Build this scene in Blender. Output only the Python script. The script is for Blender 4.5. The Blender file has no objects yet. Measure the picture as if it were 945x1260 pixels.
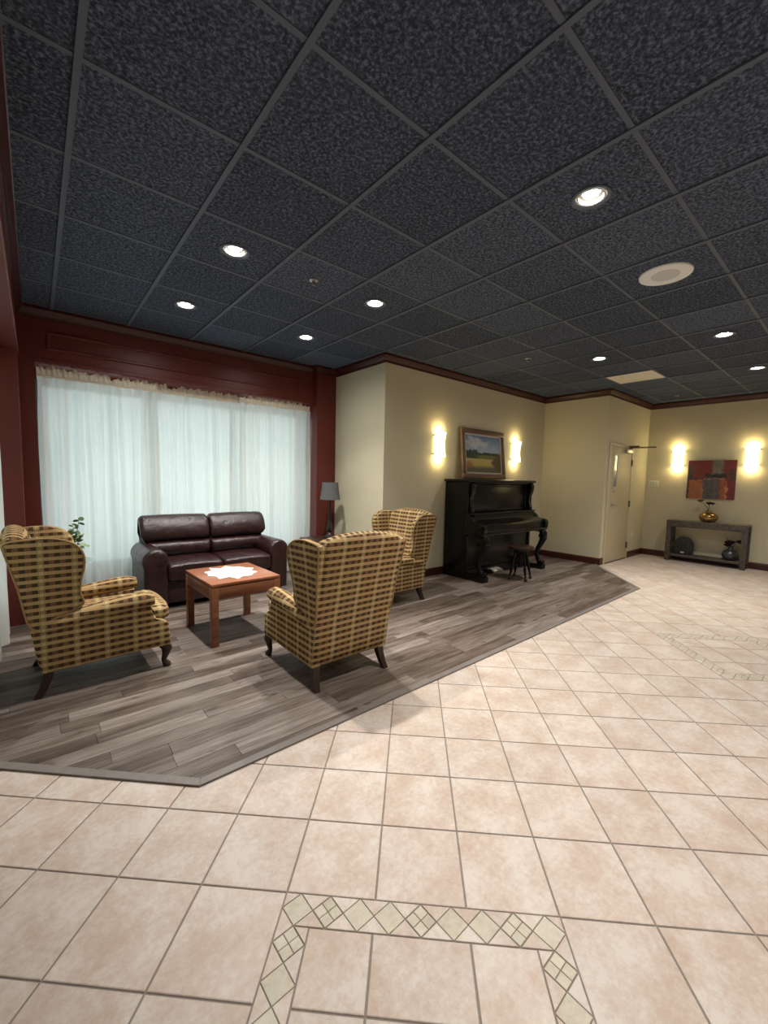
import bpy, bmesh, math, random
from mathutils import Vector, Matrix
random.seed(7)
PI = math.pi
scene = bpy.context.scene
COL = scene.collection

# ------------------------------------------------------------------ camera
CAM_H = 1.3614
CR = ((0.76382, -0.64506, 0.02174), (0.03596, 0.07616, 0.99645), (0.64442, 0.76033, -0.08137))
cam_d = bpy.data.cameras.new('camera')
cam = bpy.data.objects.new('camera', cam_d); COL.objects.link(cam)
cam_d.sensor_fit = 'VERTICAL'; cam_d.sensor_height = 36.0
cam_d.lens = 36.0 * 506.96 / 1260.0
cam_d.clip_start = 0.02; cam_d.clip_end = 100
m3 = Matrix((CR[0], CR[1], (-CR[2][0], -CR[2][1], -CR[2][2]))).transposed()
cam.matrix_world = Matrix.Translation((0, 0, CAM_H)) @ m3.to_4x4()
scene.camera = cam

# ------------------------------------------------------------------ world / exposure
scene.view_settings.view_transform = 'Standard'
scene.view_settings.look = 'None'
scene.view_settings.exposure = 0.95
scene.view_settings.gamma = 1.0
scene.view_settings.use_curve_mapping = False
wd = bpy.data.worlds.new('world'); scene.world = wd; wd.use_nodes = True
bg = wd.node_tree.nodes['Background']
bg.inputs[0].default_value = (0.88, 0.99, 1.0, 1); bg.inputs[1].default_value = 1.0
SPOT_W = 80.0
SPOT_COL = (1.0, 0.945, 0.885)

# ------------------------------------------------------------------ room numbers
ZC = 2.872
XS, YP, XR, YD, XE = 3.316, 3.94, 7.124, 2.842, 9.024
YV, YCOL, YCUR, YWIN = 5.12, 5.025, 5.205, 5.42
XH, XLCUR, XLWIN = -0.08, -0.250, -0.38
YB, XFL, YLR = -3.4, -3.0, 1.5
T = 0.6096; CX0, CY0 = 0.1755, 0.1652
FS, FA, FX, FY = 0.29116, -0.77038, 0.58406, 1.13919

# ------------------------------------------------------------------ node helpers
class NT:
    def __init__(s, name):
        s.m = bpy.data.materials.new(name); s.m.use_nodes = True
        s.t = s.m.node_tree; s.b = s.t.nodes['Principled BSDF']
        s.out = s.t.nodes['Material Output']
    def n(s, typ, **kw):
        nd = s.t.nodes.new(typ)
        for k, v in kw.items(): setattr(nd, k, v)
        return nd
    def link(s, a, b): s.t.links.new(a, b)
    def put(s, sock, v):
        if hasattr(v, 'is_output'): s.link(v, sock)
        elif isinstance(v, (tuple, list)) and len(v) == 3 and sock.type == 'RGBA': sock.default_value = (*v, 1)
        else: sock.default_value = v
    def math(s, op, a, b=0.0, c=0.0):
        nd = s.n('ShaderNodeMath', operation=op)
        for i, v in enumerate((a, b, c)): s.put(nd.inputs[i], v)
        return nd.outputs[0]
    def mix(s, f, a, b):
        nd = s.n('ShaderNodeMix', data_type='RGBA')
        s.put(nd.inputs[0], f); s.put(nd.inputs[6], a); s.put(nd.inputs[7], b)
        return nd.outputs[2]
    def mapping(s, vec, scale=(1, 1, 1), loc=(0, 0, 0)):
        nd = s.n('ShaderNodeMapping'); s.link(vec, nd.inputs[0])
        s.put(nd.inputs[1], loc); s.put(nd.inputs[3], scale)
        return nd.outputs[0]
    def noise(s, vec, scale, detail=3.0, rough=0.55):
        nd = s.n('ShaderNodeTexNoise')
        if vec is not None: s.link(vec, nd.inputs['Vector'])
        nd.inputs['Scale'].default_value = scale; nd.inputs['Detail'].default_value = detail
        nd.inputs['Roughness'].default_value = rough
        return nd.outputs[0]
    def ramp(s, f, stops):
        nd = s.n('ShaderNodeValToRGB'); s.put(nd.inputs[0], f)
        e = nd.color_ramp.elements
        while len(e) < len(stops): e.new(0.5)
        for el, (p, c) in zip(e, stops):
            el.position = p; el.color = (*c, 1)
        return nd.outputs[0]
    def smooth(s, v, lo, hi):
        nd = s.n('ShaderNodeMapRange', interpolation_type='SMOOTHSTEP')
        s.put(nd.inputs[0], v); nd.inputs[1].default_value = lo; nd.inputs[2].default_value = hi
        return nd.outputs[0]
    def pos(s): return s.n('ShaderNodeNewGeometry').outputs['Position']
    def objc(s): return s.n('ShaderNodeTexCoord').outputs['Object']
    def gen(s): return s.n('ShaderNodeTexCoord').outputs['Generated']
    def uv(s): return s.n('ShaderNodeTexCoord').outputs['UV']
    def rnd(s): return s.n('ShaderNodeObjectInfo').outputs['Random']
    def sep(s, v):
        nd = s.n('ShaderNodeSeparateXYZ'); s.link(v, nd.inputs[0]); return nd.outputs
    def comb(s, x, y, z):
        nd = s.n('ShaderNodeCombineXYZ')
        for i, v in enumerate((x, y, z)): s.put(nd.inputs[i], v)
        return nd.outputs[0]
    def bump(s, h, strength=0.3, dist=0.01):
        nd = s.n('ShaderNodeBump'); nd.inputs['Strength'].default_value = strength
        nd.inputs['Distance'].default_value = dist; s.link(h, nd.inputs['Height'])
        s.link(nd.outputs[0], s.b.inputs['Normal'])
    def set(s, col=None, rough=0.5, metal=0.0, spec=0.5, emit=None, es=0.0):
        if col is not None: s.put(s.b.inputs['Base Color'], col)
        s.put(s.b.inputs['Roughness'], rough); s.put(s.b.inputs['Metallic'], metal)
        s.b.inputs['Specular IOR Level'].default_value = spec
        if emit is not None:
            s.put(s.b.inputs['Emission Color'], emit); s.b.inputs['Emission Strength'].default_value = es
        return s.m

def simple(name, col, rough=0.5, metal=0.0, spec=0.5, var=0.12, scale=30.0, emit=None, es=0.0):
    t = NT(name)
    f = t.noise(t.objc(), scale, 3)
    c = t.mix(f, tuple(x * (1 - var) for x in col), tuple(min(1, x * (1 + var)) for x in col))
    return t.set(c, rough, metal, spec, emit, es)

M = {}
M['wall'] = simple('cream wall paint', (0.64, 0.59, 0.43), 0.75, spec=0.25, var=0.03, scale=4)
M['red'] = simple('dark red painted wood', (0.130, 0.020, 0.014), 0.42, var=0.10, scale=3)
M['redbase'] = simple('dark red baseboard stain', (0.062, 0.014, 0.010), 0.4, var=0.15, scale=12)
M['crown'] = simple('dark red crown stain', (0.052, 0.0085, 0.006), 0.4, var=0.15, scale=12)
M['offwhite'] = simple('off white paint', (0.62, 0.60, 0.52), 0.6, var=0.03)
M['plate'] = simple('white plastic plate', (0.78, 0.77, 0.70), 0.4, var=0.02)
M['door'] = simple('cream door paint', (0.56, 0.49, 0.33), 0.5, var=0.03, scale=3)
M['doorframe'] = simple('cream frame paint', (0.60, 0.55, 0.40), 0.5, var=0.03, scale=3)
M['steel'] = simple('brushed steel', (0.55, 0.54, 0.52), 0.35, metal=0.9, var=0.08)
M['darksteel'] = simple('dark steel', (0.16, 0.15, 0.13), 0.4, metal=0.7, var=0.1)
M['black'] = simple('door gap black', (0.012, 0.012, 0.012), 0.5, var=0.1)
M['rail'] = simple('charcoal grid rail', (0.088, 0.107, 0.146), 0.6, var=0.06)
M['plenum'] = simple('plenum black', (0.02, 0.02, 0.02), 0.9)
M['panelcream'] = simple('cream ceiling panel', (0.80, 0.76, 0.64), 0.6, var=0.02)
M['spk'] = simple('speaker ring cream', (0.86, 0.88, 0.87), 0.5, var=0.02)
M['spkg'] = simple('speaker grille beige', (0.64, 0.65, 0.63), 0.6, var=0.05, scale=200)
M['trimwhite'] = simple('downlight white trim', (0.85, 0.85, 0.84), 0.3, var=0.02)
M['grout'] = simple('grey grout', (0.27, 0.235, 0.205), 0.85, var=0.15, scale=40)
M['curtrim'] = simple('ivory ruffle cloth', (0.82, 0.77, 0.65), 0.85, var=0.08, scale=60)
M['legwood'] = simple('dark mahogany leg', (0.030, 0.012, 0.009), 0.35, var=0.2)
M['piano'] = simple('ebonised piano wood', (0.0030, 0.0028, 0.0028), 0.26, spec=0.35, var=0.3, scale=8)
M['pianob'] = simple('dark brown stool wood', (0.030, 0.014, 0.010), 0.3, var=0.25)
M['brass'] = simple('bright pedal metal', (0.80, 0.78, 0.70), 0.35, metal=0.35, var=0.05)
M['lampshade'] = simple('grey linen shade', (0.115, 0.118, 0.125), 0.9, var=0.15, scale=120)
M['lampbase'] = simple('dark bronze lamp base', (0.030, 0.022, 0.018), 0.35, metal=0.4, var=0.2)
M['gold'] = simple('aged gold glaze', (0.36, 0.24, 0.09), 0.22, metal=0.9, var=0.35, scale=14)
M['pewter'] = simple('pewter glaze', (0.10, 0.105, 0.11), 0.3, metal=0.7, var=0.4, scale=14)
M['flower'] = simple('dried dark petals', (0.030, 0.012, 0.012), 0.8, var=0.4)
M['flower2'] = simple('dried olive petals', (0.16, 0.11, 0.035), 0.8, var=0.4)
M['stemd'] = simple('dried stem', (0.09, 0.06, 0.03), 0.8, var=0.3)
M['leaf'] = simple('pale green leaf', (0.30, 0.40, 0.18), 0.6, var=0.35, scale=18)
M['leafd'] = simple('deep green leaf', (0.10, 0.15, 0.045), 0.6, var=0.35, scale=18)
M['pot'] = simple('white ceramic pot', (0.6, 0.6, 0.58), 0.35, var=0.05)
M['carved'] = simple('dark carved resin', (0.030, 0.027, 0.024), 0.55, var=0.35, scale=40)
M['winframe'] = simple('grey window frame', (0.16, 0.16, 0.18), 0.5, var=0.05)
M['doily'] = simple('white crochet cotton', (0.74, 0.73, 0.70), 0.9, var=0.05, scale=200)
M['picframe'] = simple('walnut picture frame', (0.16, 0.085, 0.045), 0.4, var=0.2)
M['liner'] = simple('linen picture liner', (0.55, 0.50, 0.42), 0.8, var=0.05)

def glassmat(name, tint, transp):
    t = NT(name); tr = t.n('ShaderNodeBsdfTransparent'); tr.inputs[0].default_value = (*tint, 1)
    gl = t.n('ShaderNodeBsdfGlossy'); gl.inputs['Roughness'].default_value = 0.03
    mx = t.n('ShaderNodeMixShader'); mx.inputs[0].default_value = 1 - transp
    t.link(tr.outputs[0], mx.inputs[1]); t.link(gl.outputs[0], mx.inputs[2]); t.link(mx.outputs[0], t.out.inputs[0])
    return t.m
M['glass'] = glassmat('window glass', (0.93, 0.96, 0.96), 0.92)
M['tglass'] = glassmat('table glass', (0.86, 0.93, 0.90), 0.9)
M['dglass'] = simple('door vision glass', (0.20, 0.24, 0.27), 0.08, spec=0.9, var=0.3, scale=6)

def curtainmat():
    t = NT('sheer white curtain')
    col = (0.86, 0.845, 0.785, 1)
    d = t.n('ShaderNodeBsdfDiffuse'); d.inputs[0].default_value = col
    tl = t.n('ShaderNodeBsdfTranslucent'); tl.inputs[0].default_value = (0.82, 0.90, 0.90, 1)
    tr = t.n('ShaderNodeBsdfTransparent')
    m1 = t.n('ShaderNodeMixShader'); m1.inputs[0].default_value = 0.45
    t.link(d.outputs[0], m1.inputs[1]); t.link(tl.outputs[0], m1.inputs[2])
    m2 = t.n('ShaderNodeMixShader')
    f = t.noise(t.mapping(t.objc(), (40, 40, 3)), 1.0, 2)
    t.link(t.math('MULTIPLY', f, 0.16), m2.inputs[0])
    t.link(m1.outputs[0], m2.inputs[1]); t.link(tr.outputs[0], m2.inputs[2]); t.link(m2.outputs[0], t.out.inputs[0])
    return t.m
M['curtain'] = curtainmat()

def ceilmat():
    t = NT('charcoal acoustic tile'); p = t.pos()
    f = t.noise(p, 62, 3, 0.7); g = t.noise(p, 3.0, 2)
    r = t.math('MULTIPLY', t.math('SUBTRACT', t.rnd(), 0.5), 0.07)
    v = t.math('ADD', f, r)
    c = t.ramp(v, [(0.38, (0.019, 0.025, 0.038)), (0.50, (0.062, 0.078, 0.113)), (0.62, (0.155, 0.186, 0.255))])
    c = t.mix(t.math('MULTIPLY', g, 0.35), c, (0.076, 0.092, 0.135))
    t.bump(f, 0.9, 0.006)
    return t.set(c, 0.9, spec=0.15)
M['ceil'] = ceilmat()

def tilemat(name, a, b, c3, k):
    t = NT(name); p = t.pos(); r = t.rnd()
    off = t.math('MULTIPLY', r, 37.0)
    v = t.n('ShaderNodeVectorMath', operation='ADD'); t.link(p, v.inputs[0]); t.link(t.comb(off, off, 0.0), v.inputs[1])
    n1 = t.noise(v.outputs[0], 6.0, 4, 0.6); n2 = t.noise(v.outputs[0], 42.0, 5, 0.75)
    f = t.math('ADD', t.math('MULTIPLY', n1, 0.55), t.math('MULTIPLY', n2, 0.45))
    c = t.ramp(f, [(0.39, a), (0.50, b), (0.59, c3)])
    br = t.math('ADD', 0.94, t.math('MULTIPLY', r, 0.10))
    hsv = t.n('ShaderNodeHueSaturation'); t.link(c, hsv.inputs['Color']); t.link(br, hsv.inputs['Value'])
    t.bump(n2, 0.12, 0.002)
    return t.set(hsv.outputs[0], t.math('ADD', 0.36, t.math('MULTIPLY', n2, 0.2)), spec=0.4)
M['tile'] = tilemat('pink beige ceramic tile', (0.540, 0.415, 0.335), (0.610, 0.515, 0.440), (0.680, 0.610, 0.545), 1)
M['mosaic'] = tilemat('cream stone mosaic', (0.48, 0.43, 0.33), (0.58, 0.53, 0.42), (0.64, 0.59, 0.48), 1)

def plankmat():
    t = NT('weathered grey brown plank'); p = t.pos(); r = t.rnd()
    off = t.math('MULTIPLY', r, 53.0)
    v = t.n('ShaderNodeVectorMath', operation='ADD'); t.link(p, v.inputs[0]); t.link(t.comb(off, off, 0.0), v.inputs[1])
    g1 = t.noise(t.mapping(v.outputs[0], (2.2, 26, 1)), 1.0, 4, 0.6)
    g2 = t.noise(t.mapping(v.outputs[0], (6, 150, 1)), 1.0, 3, 0.6)
    kn = t.noise(t.mapping(v.outputs[0], (5.0, 11, 1)), 1.0, 2, 0.5)
    f = t.math('ADD', t.math('MULTIPLY', g1, 0.6), t.math('MULTIPLY', g2, 0.4))
    f = t.math('ADD', f, t.math('MULTIPLY', t.math('SUBTRACT', r, 0.5), 0.24))
    c = t.ramp(f, [(0.34, (0.056, 0.037, 0.027)), (0.47, (0.124, 0.094, 0.075)), (0.60, (0.200, 0.166, 0.144)), (0.72, (0.30, 0.258, 0.230))])
    c = t.mix(t.math('MULTIPLY', t.smooth(kn, 0.63, 0.72), 0.75), c, (0.052, 0.036, 0.028))
    t.bump(g2, 0.15, 0.002)
    return t.set(c, t.math('ADD', 0.34, t.math('MULTIPLY', g1, 0.2)), spec=0.45)
M['plank'] = plankmat()
M['edging'] = simple('grey wood edging', (0.20, 0.175, 0.16), 0.45, var=0.2, scale=20)

def woodmat(name, a, b, rough, axis=0, sc=1.0):
    t = NT(name); s = [30 * sc] * 3; s[axis] = 2.5 * sc
    f = t.noise(t.mapping(t.objc(), s), 1.0, 4, 0.6)
    c = t.ramp(f, [(0.35, a), (0.68, b)])
    t.bump(f, 0.08, 0.002)
    return t.set(c, rough)
M['cherry'] = woodmat('cherry stained wood', (0.155, 0.055, 0.024), (0.25, 0.095, 0.042), 0.38)
M['cherrytop'] = woodmat('cherry table top', (0.235, 0.082, 0.036), (0.33, 0.125, 0.060), 0.30)
M['rustic'] = woodmat('weathered grey console wood', (0.050, 0.040, 0.033), (0.125, 0.102, 0.085), 0.65, 1)
M['rustictop'] = woodmat('worn console top', (0.15, 0.115, 0.075), (0.30, 0.24, 0.165), 0.6, 1)
M['darktable'] = woodmat('espresso table wood', (0.022, 0.012, 0.009), (0.055, 0.028, 0.020), 0.35)

def leathermat():
    t = NT('oxblood leather'); o = t.objc()
    w = t.noise(o, 9.0, 5, 0.65); fine = t.n('ShaderNodeTexVoronoi'); t.link(o, fine.inputs['Vector']); fine.inputs['Scale'].default_value = 160
    c = t.ramp(w, [(0.35, (0.013, 0.0038, 0.0042)), (0.65, (0.032, 0.0088, 0.0092))])
    h = t.math('ADD', t.math('MULTIPLY', w, 1.0), t.math('MULTIPLY', fine.outputs[0], 0.08))
    t.bump(h, 0.5, 0.03)
    return t.set(c, t.math('ADD', 0.20, t.math('MULTIPLY', w, 0.22)), spec=0.6)
M['leather'] = leathermat()

def plaidmat():
    t = NT('tan and brown plaid upholstery'); u = t.sep(t.uv()); X, Y = u[0], u[1]
    def fr(v, per, ph=0.0): return t.math('FRACT', t.math('ADD', t.math('DIVIDE', v, per), ph))
    def band(f, a, b): return t.math('MULTIPLY', t.math('GREATER_THAN', f, a), t.math('LESS_THAN', f, b))
    ry = fr(Y, 0.043); row = band(ry, 0.0, 0.52)
    cx = fr(X, 0.150)
    cream = band(cx, 0.0, 0.20)
    blk = t.math('GREATER_THAN', fr(X, 0.050), 0.50)
    lines = t.math('MAXIMUM', band(cx, 0.015, 0.04), band(cx, 0.16, 0.185))
    tan = (0.46, 0.315, 0.145); tan2 = (0.56, 0.435, 0.235)
    brown = (0.185, 0.092, 0.046); dark = (0.058, 0.036, 0.022)
    base = t.mix(cream, tan, tan2)
    rowc = t.mix(blk, brown, dark)
    rowc = t.mix(cream, rowc, (0.33, 0.225, 0.095))
    c = t.mix(row, base, rowc)
    c = t.mix(t.math('MULTIPLY', lines, 0.55), c, (0.13, 0.10, 0.05))
    wv = t.noise(t.mapping(t.uv(), (900, 900, 1)), 1.0, 2)
    c = t.mix(t.math('MULTIPLY', wv, 0.35), c, t.mix(0.5, c, (0.12, 0.08, 0.03)))
    t.bump(wv, 0.2, 0.002)
    return t.set(c, 0.9, spec=0.15)
M['plaid'] = plaidmat()
M['pipe'] = simple('tan piping cord', (0.34, 0.21, 0.085), 0.9, var=0.3, scale=60)

def landscape():
    t = NT('landscape painting'); g = t.sep(t.uv()); x, y = g[0], g[1]
    n = t.noise(t.uv(), 6.0, 5, 0.65); n2 = t.noise(t.uv(), 22.0, 4, 0.7); tr = t.noise(t.mapping(t.uv(), (16, 3, 1)), 1.0, 4, 0.7)
    sky = t.mix(t.smooth(y, 0.55, 1.0), (0.36, 0.45, 0.54), (0.15, 0.23, 0.37))
    cl = t.smooth(t.math('SUBTRACT', n, t.math('ADD', t.math('ABSOLUTE', t.math('SUBTRACT', y, 0.80)), t.math('MULTIPLY', t.math('ABSOLUTE', t.math('SUBTRACT', x, 0.25)), 0.4))), 0.28, 0.46)
    c = t.mix(cl, sky, (0.52, 0.53, 0.55))
    treeh = t.math('ADD', t.math('ADD', 0.46, t.math('MULTIPLY', tr, 0.18)), t.math('MULTIPLY', t.math('LESS_THAN', x, 0.32), t.math('MULTIPLY', tr, 0.12)))
    c = t.mix(t.smooth(t.math('SUBTRACT', treeh, y), -0.01, 0.02), c, (0.035, 0.050, 0.030))
    hill = t.smooth(t.math('SUBTRACT', t.math('ADD', 0.46, t.math('MULTIPLY', n2, 0.05)), y), -0.01, 0.03)
    c = t.mix(t.math('MULTIPLY', hill, t.smooth(x, 0.25, 0.4)), c, t.mix(n2, (0.10, 0.12, 0.035), (0.23, 0.20, 0.06)))
    field = t.smooth(t.math('SUBTRACT', t.math('ADD', 0.36, t.math('MULTIPLY', n2, 0.04)), y), -0.01, 0.02)
    c = t.mix(field, c, t.mix(n, (0.40, 0.29, 0.075), (0.58, 0.45, 0.15)))
    low = t.smooth(t.math('ADD', t.math('SUBTRACT', 0.14, y), t.math('MULTIPLY', n, 0.16)), 0.0, 0.12)
    c = t.mix(low, c, t.mix(n2, (0.05, 0.045, 0.025), (0.20, 0.16, 0.10)))
    bush = t.smooth(t.math('ADD', t.math('SUBTRACT', 0.24, t.math('ADD', t.math('ABSOLUTE', t.math('SUBTRACT', x, 0.95)), t.math('MULTIPLY', t.math('ABSOLUTE', t.math('SUBTRACT', y, 0.28)), 0.9))), t.math('MULTIPLY', n2, 0.15)), 0.0, 0.12)
    c = t.mix(bush, c, t.mix(n2, (0.055, 0.04, 0.018), (0.17, 0.10, 0.035)))
    red = t.smooth(t.math('ADD', t.math('SUBTRACT', 0.10, t.math('ADD', t.math('ABSOLUTE', t.math('SUBTRACT', x, 0.08)), t.math('ABSOLUTE', t.math('SUBTRACT', y, 0.20)))), t.math('MULTIPLY', n2, 0.15)), 0.0, 0.12)
    c = t.mix(t.math('MULTIPLY', red, 0.7), c, (0.27, 0.09, 0.03))
    return t.set(c, 0.5)
M['landscape'] = landscape()

def abstract():
    t = NT('abstract block painting'); uvv = t.uv(); g = t.sep(uvv)
    n = t.noise(uvv, 11.0, 6, 0.8); sc_ = t.noise(t.mapping(uvv, (5, 60, 1)), 1.0, 5, 0.8); n2 = t.noise(t.mapping(uvv, (30, 6, 1)), 1.0, 4, 0.7)
    x = t.math('ADD', g[0], t.math('MULTIPLY', t.math('SUBTRACT', n, 0.5), 0.30)); y = t.math('ADD', g[1], t.math('MULTIPLY', t.math('SUBTRACT', n, 0.5), 0.26))
    def box(x0, x1, y0, y1, s=0.012):
        a = t.math('MULTIPLY', t.smooth(x, x0 - s, x0 + s), t.math('SUBTRACT', 1.0, t.smooth(x, x1 - s, x1 + s)))
        b = t.math('MULTIPLY', t.smooth(y, y0 - s, y0 + s), t.math('SUBTRACT', 1.0, t.smooth(y, y1 - s, y1 + s)))
        return t.math('MULTIPLY', a, b)
    c = t.mix(n, (0.15, 0.024, 0.024), (0.27, 0.05, 0.042))
    def lay(c, b, a1, a2, k=1.0, nn=None): return t.mix(t.math('MULTIPLY', b, k), c, t.mix(nn or n2, a1, a2))
    c = lay(c, box(-.1, .11, .50, .86), (0.03, 0.032, 0.035), (0.09, 0.075, 0.07))
    c = lay(c, box(-.1, .035, -.1, .55), (0.035, 0.025, 0.03), (0.10, 0.06, 0.06))
    c = lay(c, box(.04, .34, -.1, .50), (0.26, 0.065, 0.025), (0.52, 0.21, 0.085))
    c = lay(c, box(.68, .84, -.1, .52), (0.22, 0.045, 0.022), (0.48, 0.16, 0.06))
    c = lay(c, box(.84, 1.1, -.1, .46), (0.14, 0.018, 0.03), (0.25, 0.04, 0.045))
    c = lay(c, box(.34, .68, -.1, .50), (0.035, 0.038, 0.045), (0.17, 0.16, 0.15))
    c = lay(c, box(.57, .62, -.1, .48), (0.12, 0.10, 0.08), (0.24, 0.21, 0.16), 0.6)
    c = lay(c, box(.52, .74, .64, 1.1), (0.07, 0.068, 0.06), (0.33, 0.31, 0.24))
    c = lay(c, box(.36, .82, .55, .65), (0.012, 0.012, 0.014), (0.055, 0.05, 0.05))
    c = lay(c, box(.02, .40, .50, .535), (0.02, 0.018, 0.02), (0.07, 0.05, 0.05), 0.85)
    c = lay(c, box(.88, 1.1, .48, .78), (0.03, 0.028, 0.032), (0.09, 0.06, 0.06), 0.9)
    c = lay(c, box(.36, .78, .515, .535, .006), (0.20, 0.19, 0.18), (0.55, 0.53, 0.48), 0.8, n)
    c = lay(c, box(.31, .345, -.1, .44), (0.35, 0.16, 0.08), (0.6, 0.36, 0.2), 0.7)
    c = lay(c, box(.81, .84, -.05, .34), (0.55, 0.25, 0.09), (0.75, 0.45, 0.2), 0.7)
    c = t.mix(t.math('MULTIPLY', t.smooth(n, 0.5, 0.68), 0.55), c, (0.035, 0.028, 0.03))
    c = t.mix(t.math('MULTIPLY', t.smooth(sc_, 0.56, 0.72), 0.45), c, (0.30, 0.22, 0.18))
    return t.set(c, 0.55)
M['abstract'] = abstract()

def emitmat(name, col, s):
    t = NT(name); f = t.noise(t.objc(), 30, 2)
    c = t.mix(f, col, tuple(min(1, v * 1.03) for v in col))
    return t.set(col, 0.5, emit=c, es=s)
M['lamp'] = emitmat('downlight lamp', (1.0, 0.95, 0.86), 25.0)
M['sconce'] = emitmat('sconce glass lit', (1.0, 0.84, 0.44), 3.5)

# ------------------------------------------------------------------ mesh helpers
class MB:
    def __init__(s): s.v = []; s.f = []
    def add(s, vs, fs):
        o = len(s.v); s.v += [tuple(p) for p in vs]; s.f += [tuple(i + o for i in f) for f in fs]; return s
    def box(s, x0, x1, y0, y1, z0, z1, b=0.0):
        x0, x1 = sorted((x0, x1)); y0, y1 = sorted((y0, y1)); z0, z1 = sorted((z0, z1))
        if b <= 0:
            vs = [(x, y, z) for z in (z0, z1) for y in (y0, y1) for x in (x0, x1)]
            return s.add(vs, [(0, 2, 3, 1), (4, 5, 7, 6), (0, 1, 5, 4), (2, 6, 7, 3), (0, 4, 6, 2), (1, 3, 7, 5)])
        b = min(b, (x1 - x0) * .49, (y1 - y0) * .49, (z1 - z0) * .49)
        bm = bmesh.new(); bmesh.ops.create_cube(bm, size=1)
        for v in bm.verts:
            v.co = Vector(((x0 + x1) / 2 + v.co.x * (x1 - x0), (y0 + y1) / 2 + v.co.y * (y1 - y0), (z0 + z1) / 2 + v.co.z * (z1 - z0)))
        bmesh.ops.bevel(bm, geom=list(bm.edges), offset=b, segments=2, profile=0.5, affect='EDGES')
        bm.verts.index_update()
        s.add([v.co[:] for v in bm.verts], [[v.index for v in f.verts] for f in bm.faces]); bm.free(); return s
    def loft(s, rings, caps=True, closed=True):
        n = len(rings[0]); vs = [p for r in rings for p in r]; fs = []
        for i in range(len(rings) - 1):
            for j in range(n if closed else n - 1):
                k = (j + 1) % n
                fs.append((i * n + j, i * n + k, (i + 1) * n + k, (i + 1) * n + j))
        if caps:
            fs.append(tuple(range(n))[::-1]); fs.append(tuple((len(rings) - 1) * n + j for j in range(n)))
        return s.add(vs, fs)
    def tube(s, path, radii, n=10, caps=True):
        path = [Vector(p) for p in path]; rings = []
        if not isinstance(radii, (list, tuple)): radii = [radii] * len(path)
        ref = None
        for i, p in enumerate(path):
            d = (path[min(i + 1, len(path) - 1)] - path[max(i - 1, 0)]).normalized()
            if ref is None: ref = Vector((0, 0, 1)) if abs(d.z) < .9 else Vector((1, 0, 0))
            u = (ref - d * ref.dot(d)).normalized(); w = d.cross(u); ref = u
            rings.append([p + (u * math.cos(2 * PI * k / n) + w * math.sin(2 * PI * k / n)) * radii[i] for k in range(n)])
        return s.loft(rings, caps)
    def lathe(s, prof, c=(0, 0, 0), n=24, caps=True):
        rings = [[(c[0] + r * math.cos(2 * PI * k / n), c[1] + r * math.sin(2 * PI * k / n), c[2] + z) for k in range(n)] for r, z in prof]
        return s.loft(rings, caps)
    def puff(s, prof, axis, a0, a1, r, nr=5, nm=1, warp=None):
        """profile polygon (2-D) swept along an axis with rounded ends"""
        us = [p[0] for p in prof]; vs_ = [p[1] for p in prof]
        cu, cv = (min(us) + max(us)) / 2, (min(vs_) + max(vs_)) / 2
        hu, hv = (max(us) - min(us)) / 2, (max(vs_) - min(vs_)) / 2
        st = []
        for i in range(nr + 1):
            th = PI / 2 * i / nr; st.append((a0 + r * (1 - math.cos(PI / 2 - th + 0) if False else 1 - math.sin(th)), r * (1 - math.sin(PI / 2 - th)) if False else 0))
        st = []
        for i in range(nr + 1):
            th = PI / 2 * i / nr
            st.append((r * (1 - math.cos(th)), r * (1 - math.sin(th))))
        seq = [(a0 + d, o) for d, o in st]
        for i in range(1, nm): seq.append((a0 + r + (a1 - a0 - 2 * r) * i / nm, 0))
        seq += [(a1 - d, o) for d, o in reversed(st)]
        rings = []
        for a, o in seq:
            su = max(.02, (hu - o) / hu); sv = max(.02, (hv - o) / hv); ring = []
            for p in prof:
                u, v = cu + (p[0] - cu) * su, cv + (p[1] - cv) * sv
                q = (a, u, v) if axis == 'x' else ((u, a, v) if axis == 'y' else (u, v, a))
                ring.append(warp(*q) if warp else q)
            rings.append(ring)
        return s.loft(rings)
    def prism(s, poly, z0, z1, bev=0.0):
        n = len(poly); cx = sum(p[0] for p in poly) / n; cy = sum(p[1] for p in poly) / n
        if bev:
            top = []
            for p in poly:
                d = math.hypot(p[0] - cx, p[1] - cy) or 1; k = max(0.3, 1 - bev * 1.4 / d)
                top.append((cx + (p[0] - cx) * k, cy + (p[1] - cy) * k, z1))
            return s.loft([[(p[0], p[1], z0) for p in poly], [(p[0], p[1], z1 - bev * .6) for p in poly], top])
        return s.loft([[(p[0], p[1], z0) for p in poly], [(p[0], p[1], z1) for p in poly]])
    def mesh(s, name, mat, smooth=True, angle=40, uvscale=None):
        me = bpy.data.meshes.new(name); me.from_pydata(s.v, [], s.f); me.update()
        bm = bmesh.new(); bm.from_mesh(me); bmesh.ops.recalc_face_normals(bm, faces=bm.faces); bm.to_mesh(me); bm.free()
        me.materials.append(M[mat] if isinstance(mat, str) else mat)
        if smooth:
            me.polygons.foreach_set('use_smooth', [True] * len(me.polygons)); me.set_sharp_from_angle(angle=math.radians(angle))
        return me
    def build(s, name, mat, parent=None, loc=(0, 0, 0), smooth=True, angle=40, boxuv=False):
        me = s.mesh(name, mat, smooth, angle)
        if boxuv: box_uv(me)
        return link(name, me, parent, loc)

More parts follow.
